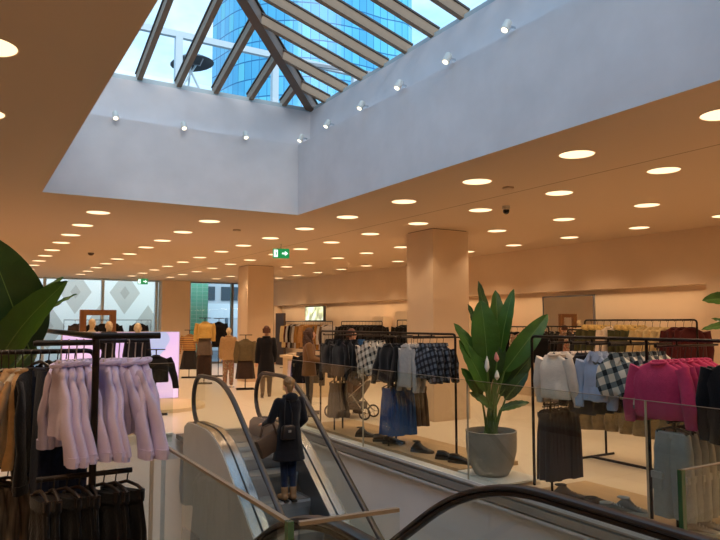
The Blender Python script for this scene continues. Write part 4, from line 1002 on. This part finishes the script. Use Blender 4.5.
def person(r, H, P, voxel_size=.012, skin=SKIN, head_yaw=0, head_tilt=0, face=True, hands=(.5, .5), hd=None):
    """P: joints in fractions of H: shoulders, elbows, wrists, hips, knees, ankles, toes as (left, right); returns joints"""
    S = lambda v: Vector(v) * H
    b = MB()
    lv = [(-.0, .50, .075, .055), (0, .535, .082, .062), (0, .58, .072, .055), (0, .63, .066, .050), (0, .70, .080, .058), (0, .755, .090, .056), (0, .80, .088, .044), (0, .825, .055, .035), (0, .84, .03, .03)]
    lean = Vector(P.get('lean', (0, 0, 0)))
    loops = []
    for _, z, hw, hd_ in lv:
        f = (z - .5) / .34; loops.append([(Vector((p[0] / 1, p[1] / 1, p[2])) + lean * f * H) for p in sloop(0, 0, z * H, hw * H, hd_ * H, 20, pw=.9)])
    b.loft(loops); top = lean * H
    nk = S((0, .0, .82)) + top; hc = S(P.get('head', (0, -.012, .925))) + top
    b.cap(nk, hc + S((0, .01, -.03)), .030 * H, .028 * H, 12)
    q = head_mb(b, hc, H, head_yaw, head_tilt)
    for i, s in enumerate((-1, 1)):
        sh, el, wr = [S(v[i]) for v in (P['sh'], P['el'], P['wr'])]; sh = sh + top
        if P.get('lift'): pass
        b.cap(sh, el, .030 * H, .023 * H); b.cap(el, wr, .024 * H, .015 * H)
        hdv = (P.get('hd') or [None, None])[i]; dv = Vector(hdv) if hdv else (wr - el)
        upv = (P.get('hup') or [(0, 1, .01)] * 2)[i]
        hand(b, wr, dv, upv, H / 1.72, hands[i], s)
        hp, kn, an, te = [S(v[i]) for v in (P['hip'], P['kn'], P['an'], P['toe'])]
        b.cap(hp, kn, .047 * H, .030 * H); b.cap(kn, an, .031 * H, .019 * H); b.cap(an + S((0, .008, -.018)), te, .019 * H, .015 * H)
    o = obj('body', b, skin, r); voxel(o, voxel_size, 3)
    if face:
        em = mat('eye white', '#e8e2da', .3); im = mat('iris', '#33221a', .3)
        for s in (-1, 1):
            e_ = obj('eye', MB().ell(q((s * .016, -.043, .004)), (.006 * H,) * 3, 8, 6), em, o); obj('iris', MB().ell(q((s * .016, -.0475, .004)), (.0026 * H,) * 3, 6, 5), im, e_)
        obj('lips', MB().ell(q((0, -.0545, -.032)), (.012 * H, .004 * H, .004 * H), 8, 5), mat('lips', '#a5554a', .5), o)
    return o, q, top
def coat(r, H, P, top, m, hem=.42, flare=1.15, name='coat', th=.016, vs=.012, hood=False, m2=None):
    b = MB(); S = lambda v: Vector(v) * H
    lean = top
    z0s = [(.845, .040, .042), (.825, .070, .052), (.80, .104, .062), (.755, .106, .074), (.69, .096, .074), (.62, .090, .070), (.55, .100, .078), (.50, .106, .082), ((.50 + hem) / 2, .106 * (1 + flare) / 2, .084), (hem, .104 * flare, .085 * flare), (hem - .004, .10 * flare, .08 * flare)]
    loops = []
    for z, hw, hd_ in z0s:
        f = max(0, (z - .5) / .34); loops.append([Vector(p) + lean * f for p in sloop(0, 0, z * H, hw * H, hd_ * H, 26, .003 * H * (z < .6), 7, 1, pw=.92)])
    b.loft(loops)
    for i in range(2):
        sh, el, wr = [S(v[i]) for v in (P['sh'], P['el'], P['wr'])]; sh = sh + top
        b.cap(sh, el, .040 * H, .034 * H); b.cap(el, wr - (wr - el) * .02, .035 * H, .026 * H)
    if hood: b.ell(S((0, .045, .835)) + top, (.062 * H, .04 * H, .04 * H), 16, 8)
    wrinkle(b, .006 * H, 12, 2.0)
    o = obj(name, b, m, r); voxel(o, vs, 2)
    cl = MB(); n = 18; cl.tube([Vector((math.cos(2 * PI * k / n) * .046 * H, math.sin(2 * PI * k / n) * .044 * H, .838 * H)) + top for k in range(n)], .014 * H, 8, closed=True); obj('coat_collar', cl, m2 or m, o)
    return o
def trousers(r, H, P, m, wide=1.0, vs=.012, hem=.07):
    b = MB(); S = lambda v: Vector(v) * H
    b.ell(S((0, 0, .52)), (.086 * H, .066 * H, .05 * H), 18, 8)
    for i in range(2):
        hp, kn, an = [S(v[i]) for v in (P['hip'], P['kn'], P['an'])]
        an2 = kn.lerp(an, .92); b.cap(hp, kn, .053 * H, .037 * H * wide); b.cap(kn, an2, .037 * H * wide, .026 * H * wide * 1.1)
    o = obj('trousers', b, m, r); voxel(o, vs, 2); return o
def boots(r, H, P, m, shaft=.10, sole=None):
    S = lambda v: Vector(v) * H
    for i in range(2):
        kn, an, te = [S(v[i]) for v in (P['kn'], P['an'], P['toe'])]
        b = MB(); up_ = an + (kn - an).normalized() * shaft * H
        b.cap(an, up_, .028 * H, .031 * H, 14); b.cap(an + S((0, .012, -.016)), te, .027 * H, .022 * H, 14); 
        o = obj('boot', b, m, r); voxel(o, .009, 2)
        a = an + S((0, .022, 0)); zs = min(a.z, te.z) - .040 * H + .0
        d = te - a; d.z = 0; ln = d.length; d.normalize(); sd = Vector((d.y, -d.x, 0)); zb = te.z - .026 * H
        poly = [a - d * .022 * H + sd * .02 * H, a + d * ln * .5 + sd * .022 * H, te + sd * .024 * H, te + d * .022 * H, te - sd * .024 * H, a + d * ln * .5 - sd * .022 * H, a - d * .022 * H - sd * .02 * H]
        obj('sole', MB().prism([(p.x, p.y) for p in poly], 'z', zb, zb + .012 * H), sole or SEAL, o, smooth=False)
def stand_pose(**k):
    P = dict(sh=[(-.098, 0, .795), (.098, 0, .795)], el=[(-.125, .01, .63), (.125, .01, .63)], wr=[(-.13, -.03, .49), (.13, -.03, .49)], hip=[(-.046, 0, .50), (.046, 0, .50)], kn=[(-.05, -.008, .28), (.05, -.008, .28)], an=[(-.052, .01, .045), (.052, .01, .045)], toe=[(-.06, -.075, .017), (.06, -.075, .017)])
    P.update(k); return P
def hair_mb(q, H, kind):
    b = MB(); R_ = lambda v: q(v)
    b.ell(q((0, .012, .022)), (.047 * H, .055 * H, .054 * H), 18, 12)
    if kind == 'bun':
        b.ell(q((0, .058, .018)), (.026 * H, .026 * H, .028 * H), 14, 9)
        b.cap(q((0, .045, -.01)), q((0, .03, -.045)), .03 * H, .02 * H, 12)
        for k in range(9):
            a = -1.2 + 2.4 * k / 8; b.tube([q((.045 * math.sin(a), .02 + .035 * math.cos(a) * .5, .04)), q((.03 * math.sin(a), .055, .02)), q((.01 * math.sin(a), .075, .012))], .008 * H, 6)
    else:
        rnd = random.Random(3 if kind == 'curly' else 9)
        n = 26
        for k in range(n):
            a = -2.15 + 4.3 * k / (n - 1); x0, y0 = .046 * math.sin(a), .012 + .05 * math.cos(a); ln = .17 if kind == 'curly' else .06
            pts = []
            for t in range(7):
                u = t / 6; am = .010 * (kind == 'curly')
                pts.append(q((x0 * (1 + (.55 if kind == 'curly' else .02) * u) + am * math.sin(u * 11 + k), y0 * (1 + .25 * u) + am * math.cos(u * 11 + k), .03 - ln * u)))
            b.tube(pts, [.013 * H * (1 - .35 * t / 6) for t in range(7)], 6)
    return b
# --- woman on the escalator
ES_Y = 7.70
def esc_step_z(y):
    t = 8.8 - y; k = math.floor((t + .30) / .37); tt = -.30 + k * .37
    d = max(0, tt + .37 * .9); return -(SL * d * d / 1.8 if d < .9 else SL * (d - .45))
sz = esc_step_z(7.66)
W1 = thing('person', 'person in a black coat riding the escalator, fair hair in a bun, tan boots', 'person', (3.52, 7.66, sz + .004), PI)
HW = 1.50
P1 = stand_pose(el=[(-.135, .005, .645), (.15, -.03, .65)], wr=[(-.115, -.085, .57), (.155, -.155, .60)], hd=[(.2, -1, .1), (.1, -1, .05)], hup=[(0, .1, 1), (0, .1, 1)], kn=[(-.035, -.004, .28), (.036, -.016, .28)], an=[(-.032, .02, .045), (.034, -.0, .045)], toe=[(-.04, -.055, .019), (.045, -.08, .019)], hip=[(-.042, 0, .5), (.042, 0, .5)])
o_, q_, tp = person(W1, HW, P1, .009, head_tilt=.25, head_yaw=-.2)
coat(W1, HW, P1, tp, F('black coat', '#121016'), hem=.33, flare=1.32, vs=.009, hood=True)
trousers(W1, HW, P1, NAVY, .9, .010); boots(W1, HW, P1, mat('tan boot leather', '#8a6a4a', .6), .05)
obj('hair', hair_mb(q_, HW, 'bun'), mat('dark blond hair', '#8d6a42', .6, ns=60, na=.35, stretch=(1, 1, .2)), W1)
bg_ = thing('tote_bag', 'large brown tote bag hanging from the arm of the person on the escalator', 'bag', (3.24, 7.66, sz + .72))
BAGM = mat('brown leather', '#4a3526', .55, ns=8, na=.2)
bb = MB(); bb.loft([[(x * w_, y * d_, z) for x, y in ((-1, -1), (0, -1.15), (1, -1), (1.05, 0), (1, 1), (0, 1.15), (-1, 1), (-1.05, 0))] for z, w_, d_ in ((-.13, .13, .04), (-.125, .17, .055), (-.02, .19, .05), (.08, .20, .03), (.10, .20, .015))])
o = obj('bag_body', wrinkle(bb, .015, 9), BAGM, bg_, rz=.5); o.rotation_euler = (0, -.25, .45)
for s in (-1, 1): tube_obj('bag_handle', [(-.10, s * .015, .07), (-.07, s * .02, .19), (.06, s * .02, .23), (.12, s * .015, .09)], .007, BAGM, bg_, 8)
bg2 = thing('shoulder_bag', 'small black handbag on the shoulder of the person on the escalator', 'bag', (3.45, 7.53, sz + .86))
bb = MB(); bb.loft([[(x * w_, y * d_, z) for x, y in ((-1, -1), (1, -1), (1.1, 0), (1, 1), (-1, 1), (-1.1, 0))] for z, w_, d_ in ((-.10, .07, .03), (-.09, .085, .04), (.05, .075, .035), (.07, .06, .02))]); obj('bag_body', bb, mat('black leather', '#17161a', .35), bg2)
tube_obj('shoulder_strap', [(-.05, 0, .06), (-.045, .01, .22), (-.02, .05, .37), (.02, .02, .36), (.05, -.0, .2), (.05, 0, .06)], .006, mat('black leather', '#17161a', .35), bg2, 8); obj('buckle', MB().box((-.02, -.048, -.01), (.02, -.04, .02)), CHROME, bg2, smooth=False)
# --- person walking away in long black coat
W2 = thing('person', 'person in a long black coat walking away past the far pillar', 'person', (5.97, 14.26, 0), PI - .35)
P2 = stand_pose(kn=[(-.05, -.05, .28), (.05, .02, .285)], an=[(-.05, -.06, .045), (.052, .10, .075)], toe=[(-.055, -.14, .017), (.055, .03, .017)], wr=[(-.12, -.05, .50), (.135, .01, .49)])
o_, q_, tp = person(W2, 1.62, P2, .013); coat(W2, 1.62, P2, tp, F('black coat', '#121016'), hem=.28, flare=1.25, vs=.014); trousers(W2, 1.62, P2, F('brown trousers', '#4a3a30'), 1.1, .013); boots(W2, 1.62, P2, mat('brown shoe', '#3a2a20', .5), .04)
obj('hair', hair_mb(q_, 1.62, 'short'), mat('auburn hair', '#5a3220', .6, ns=60, na=.3), W2)
# --- long haired person in brown
W3 = thing('person', 'person with long wavy brown hair in a brown sweater facing right', 'person', (5.42, 10.95, 0), 1.1)
P3 = stand_pose(el=[(-.13, -.03, .65), (.13, -.03, .65)], wr=[(-.10, -.14, .62), (.10, -.14, .62)])
o_, q_, tp = person(W3, 1.60, P3, .011); coat(W3, 1.60, P3, tp, F('brown sweater', '#7a5634'), hem=.46, flare=1.0, name='sweater', vs=.012); trousers(W3, 1.60, P3, F('dark trousers', '#2a2422'), 1.1, .013); boots(W3, 1.60, P3, mat('brown shoe', '#3a2a20', .5), .04)
obj('hair', hair_mb(q_, 1.60, 'curly'), mat('brown hair', '#4a2b1a', .6, ns=60, na=.3), W3)
# --- person behind the dark jackets
W4 = thing('person', 'person in brown trousers behind the black jackets with a stroller', 'person', (6.25, 10.85, 0), .3)
P4 = stand_pose(kn=[(-.07, -.02, .28), (.06, -.02, .28)], an=[(-.10, .01, .045), (.08, .01, .045)], toe=[(-.12, -.07, .017), (.09, -.07, .017)], wr=[(-.08, -.16, .60), (.08, -.16, .60)], el=[(-.13, -.03, .65), (.13, -.03, .65)])
o_, q_, tp = person(W4, 1.58, P4, .011); coat(W4, 1.58, P4, tp, F('dark jacket', '#241f22'), hem=.44, flare=1.05, name='jacket', vs=.012); trousers(W4, 1.58, P4, F('umber trousers', '#5a3a28'), 1.35, .013); boots(W4, 1.58, P4, mat('brown shoe', '#3a2a20', .5), .04)
obj('hair', hair_mb(q_, 1.58, 'short'), mat('auburn hair', '#5a3220', .6, ns=60, na=.3), W4)
# --- stroller
st = thing('stroller', 'dark brown baby stroller with chrome wheels near the far rack', 'stroller', (6.0, 10.45, 0), -.95)
SB = F('stroller cloth', '#4b3a2e')
for (x, y) in ((-.32, -.18), (-.32, .18), (.36, -.2), (.36, .2)):
    w_ = MB(); n = 20; w_.tube([(x + .10 * math.cos(2 * PI * k / n), y, .115 + .10 * math.sin(2 * PI * k / n)) for k in range(n)], .016, 8, closed=True); ww = obj('wheel', w_, RUBBER, st)
    sp = MB(); sp.tube([(x, y - .02, .115), (x, y + .02, .115)], .022, 8)
    for k in range(5): a = 2 * PI * k / 5; sp.tube([(x, y, .115), (x + .095 * math.cos(a), y, .115 + .095 * math.sin(a))], .006, 5)
    obj('wheel_hub', sp, CHROME, ww)
for s in (-1, 1): tube_obj('chassis_rail', [(-.32, s * .18, .115), (.0, s * .17, .34), (.32, s * .17, .62), (.55, s * .16, .85)], .011, CHROME, st); tube_obj('chassis_rail', [(.36, s * .2, .115), (.1, s * .17, .42)], .011, CHROME, st)
tube_obj('push_handle', [(.55, -.16, .85), (.57, 0, .87), (.55, .16, .85)], .014, SEAL, st)
sb = MB(); sb.loft([[(x, -.17, z), (x, .17, z), (x + .02, .17, z2), (x + .02, -.17, z2)] for x, z, z2 in ((-.34, .42, .50), (-.1, .30, .40), (.12, .30, .42), (.3, .55, .66))]); obj('seat', sb, SB, st)
hd_ = MB(); hd_.loft([[(.22 + .26 * math.cos(a) * math.cos(t), .19 * math.sin(t), .55 + .28 * math.sin(a) * max(.2, math.cos(t))) for t in [-PI / 2 + PI * j / 12 for j in range(13)]] for a in [1.2 + 1.5 * i / 6 for i in range(7)]], False); o = obj('hood', hd_, SB, st); sol = o.modifiers.new('th', 'SOLIDIFY'); sol.thickness = .01
obj('basket', MB().box((-.2, -.16, .16), (.26, .16, .28)), SB, st, smooth=False)

# ================================================================== mannequins, screen and display at the far left
def mann(label, loc, rz, H=1.66, top_m=None, bot_m=None, fur=None, bare=False):
    r = thing('mannequin', label, 'mannequin', loc, rz)
    P = stand_pose(wr=[(-.13, .0, .49), (.13, -.0, .49)])
    o, q, tp = person(r, H, P, .014, MANN, face=False)
    if top_m: coat(r, H, P, tp, top_m, hem=.45, flare=1.05, name='jacket', vs=.016)
    if fur:
        n = 16; obj('fur_collar', wrinkle(MB().tube([(math.cos(2 * PI * k / n) * .085 * H, math.sin(2 * PI * k / n) * .06 * H, .83 * H) for k in range(n)], .034 * H, 9, closed=True), .02, 20), fur, r)
    if bot_m: trousers(r, H, P, bot_m, 1.2, .016)
    obj('base_disc', MB().lathe([(.17, -.0), (.17, .012), (.16, .014)]), STEEL, r)
    return r
FURD = F('dark pile', '#2c201c', na=.3, ns=30, bump=.8)
def gp(px, d):
    v = at(px, 322, d); return (v.x, v.y, .0)
mann('bare cream mannequin inside the wooden frame, leftmost of the three', gp(92, 15.6), .3, 1.80)
mann('cream mannequin in a dark jacket with a dark pile collar, middle of three', gp(109, 13.9), .2, 1.74, BLK, CHAR, FURD)
mann('cream mannequin in a navy jacket with a dark pile collar, rightmost of three', gp(138, 12.9), -.1, 1.70, F('navy wool', '#151827'), NAVY, FURD)
# round podium, LED screen
tag(obj('podium', MB().lathe([(.95, 0), (.95, .07), (.93, .08)], n=48), mat('podium cream', '#dcc29a', .6), loc=(3.35, 13.6, .0)), 'round low cream podium at the foot of the lilac screen', 'podium')
r = thing('led_screen', 'large lit lilac video screen standing behind the mannequins', 'screen', (2.9, 14.6, 0))
obj('screen_case', MB().box((-1.2, .0, .05), (1.18, .09, 1.50)), mat('screen case', '#c9c4c8', .5), r, smooth=False)
m, N, L, b_ = nodes('led picture'); sp = sepxyz(N, L)
nn = N.new('ShaderNodeTexNoise'); nn.inputs['Scale'].default_value = 1.2; tcn = N.new('ShaderNodeTexCoord'); L.new(tcn.outputs['Object'], nn.inputs['Vector'])
vv = math_node(N, L, 'SUBTRACT', sp.outputs['X'], .55); zz = math_node(N, L, 'SUBTRACT', sp.outputs['Z'], 1.25)
dd = math_node(N, L, 'SQRT', math_node(N, L, 'ADD', math_node(N, L, 'MULTIPLY', vv, vv), math_node(N, L, 'MULTIPLY', zz, zz)))
dd = math_node(N, L, 'ADD', dd, math_node(N, L, 'MULTIPLY', nn.outputs['Fac'], .5))
blob = math_node(N, L, 'LESS_THAN', dd, .60)
base = ramp(N, L, nn.outputs['Fac'], [(.35, '#b596f2'), (.65, '#dcb0ee')])
L.new(mixc(N, L, blob, base, '#2f98e6'), b_.inputs['Emission Color']); b_.inputs['Emission Strength'].default_value = .42
obj('display', MB().box((-1.18, -.006, .07), (1.16, 0, 1.48)), m, r, smooth=False)
def t_stand(label, loc, rz, parts, H_=1.45, base=True):
    """T-shaped display stand; the outfit on it hangs as separate garments"""
    r = thing('display_stand', label, 'display stand', loc, rz)
    tube_obj('post', [(0, 0, .01), (0, 0, H_)], .012, parent=r); tube_obj('cross_bar', [(-.16, 0, H_), (.16, 0, H_)], .011, parent=r)
    b = MB(); b.tube([(-.22, -.18, .012), (.22, -.18, .012), (.22, .18, .012), (-.22, .18, .012)], .012, 8, closed=True); b.tube([(-.22, 0, .012), (.22, 0, .012)], .012, 8); obj('base_frame', b, BLACKM, r)
    for nm, cat, sp_, z, lb in parts: garment(nm, cat, sp_, (loc[0], loc[1], z), rz, lb, None)
x, y, _ = gp(190, 20.5); t_stand('thin black display stand holding a striped sweater, near the mint pier', (x, y, 0), -.3, [('sweater', 'sweater', T_(STRP, .5, .40, .2, sl=.5, splay=.12), 1.42, 'striped ochre and maroon sweater on a stand'), ('skirt', 'skirt', ('skirt', CHAR, .62, .42, .2, dict(flare=1.35)), .98, 'charcoal skirt under the striped sweater')])
x, y, _ = gp(205, 18.5); t_stand('tall black display stand with a straw yellow puffer jacket', (x, y, 0), -.3, [('puffer_jacket', 'jacket', T_(YELL, .46, .38, .22, sl=.44, fuzzy=.8, arm=.07), 1.80, 'straw yellow puffer jacket high on a stand'), ('skirt', 'skirt', ('skirt', GREYBR, .45, .38, .2, dict(flare=1.2)), 1.34, 'grey brown short skirt under the puffer jacket'), ('trousers', 'trousers', ('trousers', BROWNSK, .70, .44, .2, dict(flare=1.1)), .98, 'dark brown trousers under the puffer jacket')], 1.81)
x, y, _ = gp(219, 21.0); t_stand('tall black display stand with a black jacket near the right back window', (x, y, 0), -.3, [('jacket', 'jacket', T_(BLK, .8, .42, .2, sl=.5), 1.80, 'long black jacket on a stand before the back window')], 1.81)
mann('cream mannequin in a beige coat and long skirt beside the far pillar', gp(229, 17.5), -.3, 1.58, F('beige coat', '#b89468'), FLORAL)
x, y, _ = gp(246, 17.0); t_stand('black display stand with a taupe jacket left of the walking person', (x, y, 0), -.3, [('jacket', 'jacket', T_(F('taupe wool', '#6a5c42'), .55, .40, .2, sl=.5), 1.36, 'taupe jacket on a stand before the far pillar'), ('skirt', 'skirt', ('skirt', BROWNSK, .55, .42, .2, dict(flare=1.2)), .92, 'dark brown skirt under the taupe jacket')], 1.37)
x, y, _ = gp(308, 12.6); t_stand('black display stand with a black cardigan beside the white table', (x, y, 0), -.5, [('cardigan', 'cardigan', T_(BLK, .55, .46, .2, sl=.5), 1.20, 'black cardigan on a stand beside the long-haired person')], 1.21)
x, y, _ = gp(157, 12.4); t_stand('black display stand with a black quilted jacket before the lilac screen', (x, y, 0), -.25, [('jacket', 'jacket', T_(BLK, .50, .44, .2, sl=.52, splay=.16, arm=.075), 1.18, 'black jacket with raised sleeves before the lilac screen')], 1.19)
# wooden frame portal
r = thing('wooden_frame', 'oak portal frame standing before the lattice window', 'frame', (2.6, 17.0, 0))
X_a, X_b = at(78, 322, 15.8).x - 2.6 + 0, at(117, 322, 16.2).x - 2.6
for x in (X_a + .1, X_b - .1): obj('post', MB().box((x - .07, -.07, 0), (x + .07, .07, 1.86)), WOOD, r, smooth=False)
obj('lintel', MB().box((X_a + .03, -.07, 1.86), (X_b - .03, .07, 1.99)), WOOD, r, smooth=False)
# thin racks by the lattice window
wall_rack('thin dark rack with black clothes before the lattice window, near the frame', 4.75, 21.0, 21.01, 1.72) if False else None
def x_rack(label, y, xa, xb, z):
    r = thing('clothes_rack', label, 'clothes rack', (xa, y, 0)); w_ = xb - xa
    tube_obj('frame', [(0, 0, .01), (0, 0, z), (w_, 0, z), (w_, 0, .01)], .012, parent=r)
    for x in (0, w_): tube_obj('foot_bar', [(x, -.22, .012), (x, .22, .012)], .012, parent=r)
    return r
ya = 21.5; xa = at(64, 322, 1).x / at(64, 322, 1).y * ya; xb = at(151, 322, 1).x / at(151, 322, 1).y * ya
x_rack('thin dark rack with black and brown clothes before the lattice window', ya, xa, xb, 1.76)
for i in range(9):
    u = (.12, .17, .30, .42, .47, .53, .58, .82, .88)[i]
    garment('coat', 'coat', T_([BROWNSK, BROWNSK, BLK, BLK, CHAR, BLK, BLK, BLK, BLK][i], .7, .4, .16, far=True), (xa + (xb - xa) * u, ya, 1.74), -.9, '%s coat, %s from the left on the rack before the lattice window' % (['brown', 'brown', 'black', 'black', 'charcoal', 'black', 'black', 'black', 'black'][i], ORD[i]), 'coats before the lattice window')
tag(obj('display_table', MB().box((-.5, -.35, .0), (.5, .35, .75)).box((-.55, -.4, .75), (.55, .4, .79)), mat('pale table', '#e2c9a4', .6), loc=(gp(66, 13.5)[0], gp(66, 13.5)[1], 0), smooth=False), 'pale display table with boxes behind the left rack', 'table')
r = thing('display_table', 'long pale cream display table with folded clothes behind the walking person', 'table', (7.35, 14.5, 0))
obj('table_top', MB().box((-.5, -1.0, .82), (.5, 1.0, .88)), mat('pale table', '#e2c9a4', .6), r, smooth=False)
obj('table_base', MB().box((-.44, -.94, 0), (.44, .94, .82)), mat('pale table', '#e2c9a4', .6), r, smooth=False)
for i in range(8):
    nm = ['black', 'grey', 'cream', 'black', 'brown', 'black', 'cream', 'charcoal'][i]; m_ = [BLK, LGREY, CREAM, BLK, BROWNSK, BLK, CREAM, CHAR][i]
    hgt = .05 + .04 * (i % 3); x_, y_ = 7.1 + .42 * (i % 2), 13.8 + .42 * (i // 2)
    b = MB(); k = 3 + i % 3
    for j in range(k): b.box((-.15 + .004 * j, -.14 - .003 * (j % 2), j * hgt / k), (.15, .14, (j + .88) * hgt / k))
    tag(obj('folded_garment', wrinkle(b, .006, 14, i), m_, loc=(x_, y_, .884), rz=random.uniform(-.3, .3), smooth=False), 'folded %s garment pile, %s along the long cream table' % (nm, ORD[i]), 'garment pile', 'folded piles on the cream table')

# ================================================================== shoes on the platforms
LEA = [mat('black shoe leather', '#2a221c', .35), mat('brown shoe suede', '#6a5440', .7), mat('grey sneaker', '#8a8277', .6)]
RUB = [mat('black sole', '#4a3d30', .6), mat('tan sole', '#8c7050', .6), mat('white sole', '#d6d0c4', .6)]
def shoe(x, y, z, rz, m_, so, lb, boot=False, sc=1.0):
    r = thing('shoe', lb, 'shoe', (x, y, z), rz, 'shoes along the void edge')
    secs = [(-.13, .030, .055), (-.115, .036, .075), (-.07, .038, .085 if not boot else .12), (-.03, .038, .085 if not boot else .115), (.02, .042, .062), (.07, .047, .045), (.11, .042, .036), (.132, .022, .022)]
    loops = []
    for yy, hw, ht in secs: loops.append([(hw * math.cos(a) * sc, -yy * sc, (.018 + (ht - .018) * .5 + (ht - .018) * .5 * math.sin(a)) * sc) for a in [2 * PI * k / 16 for k in range(16)]])
    o = obj('upper', MB().loft(loops), m_, r)
    sl = MB(); sl.loft([[(-(hw + .006) * sc, -yy * sc, 0), ((hw + .006) * sc, -yy * sc, 0), ((hw + .004) * sc, -yy * sc, .026 * sc), (-(hw + .004) * sc, -yy * sc, .026 * sc)] for yy, hw, ht in [(-.138, .02, 0)] + secs + [(.14, .014, 0)]]); obj('sole', sl, so, r)
    ops = MB(); n = 14; ops.tube([(.027 * math.cos(2 * PI * k / n) * sc, (.07 + .045 * math.sin(2 * PI * k / n)) * sc, ((.082 if not boot else .118) + .0) * sc) for k in range(n)], .007 * sc, 6, closed=True); obj('ankle_collar', ops, so, r)
    lc = MB()
    for k in range(4): lc.tube([(-.026 * sc, (.015 - .022 * k) * sc, (.073 - .008 * k) * sc), (0, (.012 - .022 * k) * sc, (.084 - .009 * k) * sc), (.026 * sc, (.015 - .022 * k) * sc, (.073 - .008 * k) * sc)], .0035 * sc, 5)
    obj('laces', lc, so, r)
sh = [(5.05, 8.35, .05, 0, 'dark shoe near the stroller, leftmost on the far platform'), (5.08, 7.92, .05, 1, 'brown shoe left of the blue denim skirts'), (5.10, 7.70, .05, 0, 'dark shoe partly behind the blue denim skirts'), (5.07, 7.0, .05, 0, 'dark shoe right of the blue denim skirts'), (5.07, 6.48, .05, 0, 'black lace shoe left of the grey planter, left of a pair'), (5.08, 6.25, .05, 0, 'black lace shoe left of the grey planter, right of a pair'),
      (5.02, 4.56, .021, 1, 'brown clog right of the brown skirts'), (5.03, 4.22, .021, 1, 'brown lace shoe, left of the three on the near platform'), (5.00, 4.02, .021, 2, 'grey brown lace shoe, middle of the three on the near platform'), (5.12, 3.93, .021, 2, 'grey lace shoe, right of the three on the near platform'), (5.08, 3.30, .021, 2, 'grey shoe behind the green glass edge, front one'), (5.22, 3.26, .021, 2, 'grey shoe behind the green glass edge, rear one')]
for i, (x, y, z, k, lb) in enumerate(sh): shoe(x, y, z, (.9, 1.1, .9, .5, .6, .5)[i % 6], LEA[k], RUB[k if k != 1 else 0], lb, boot=i % 3 == 0, sc=1.12)
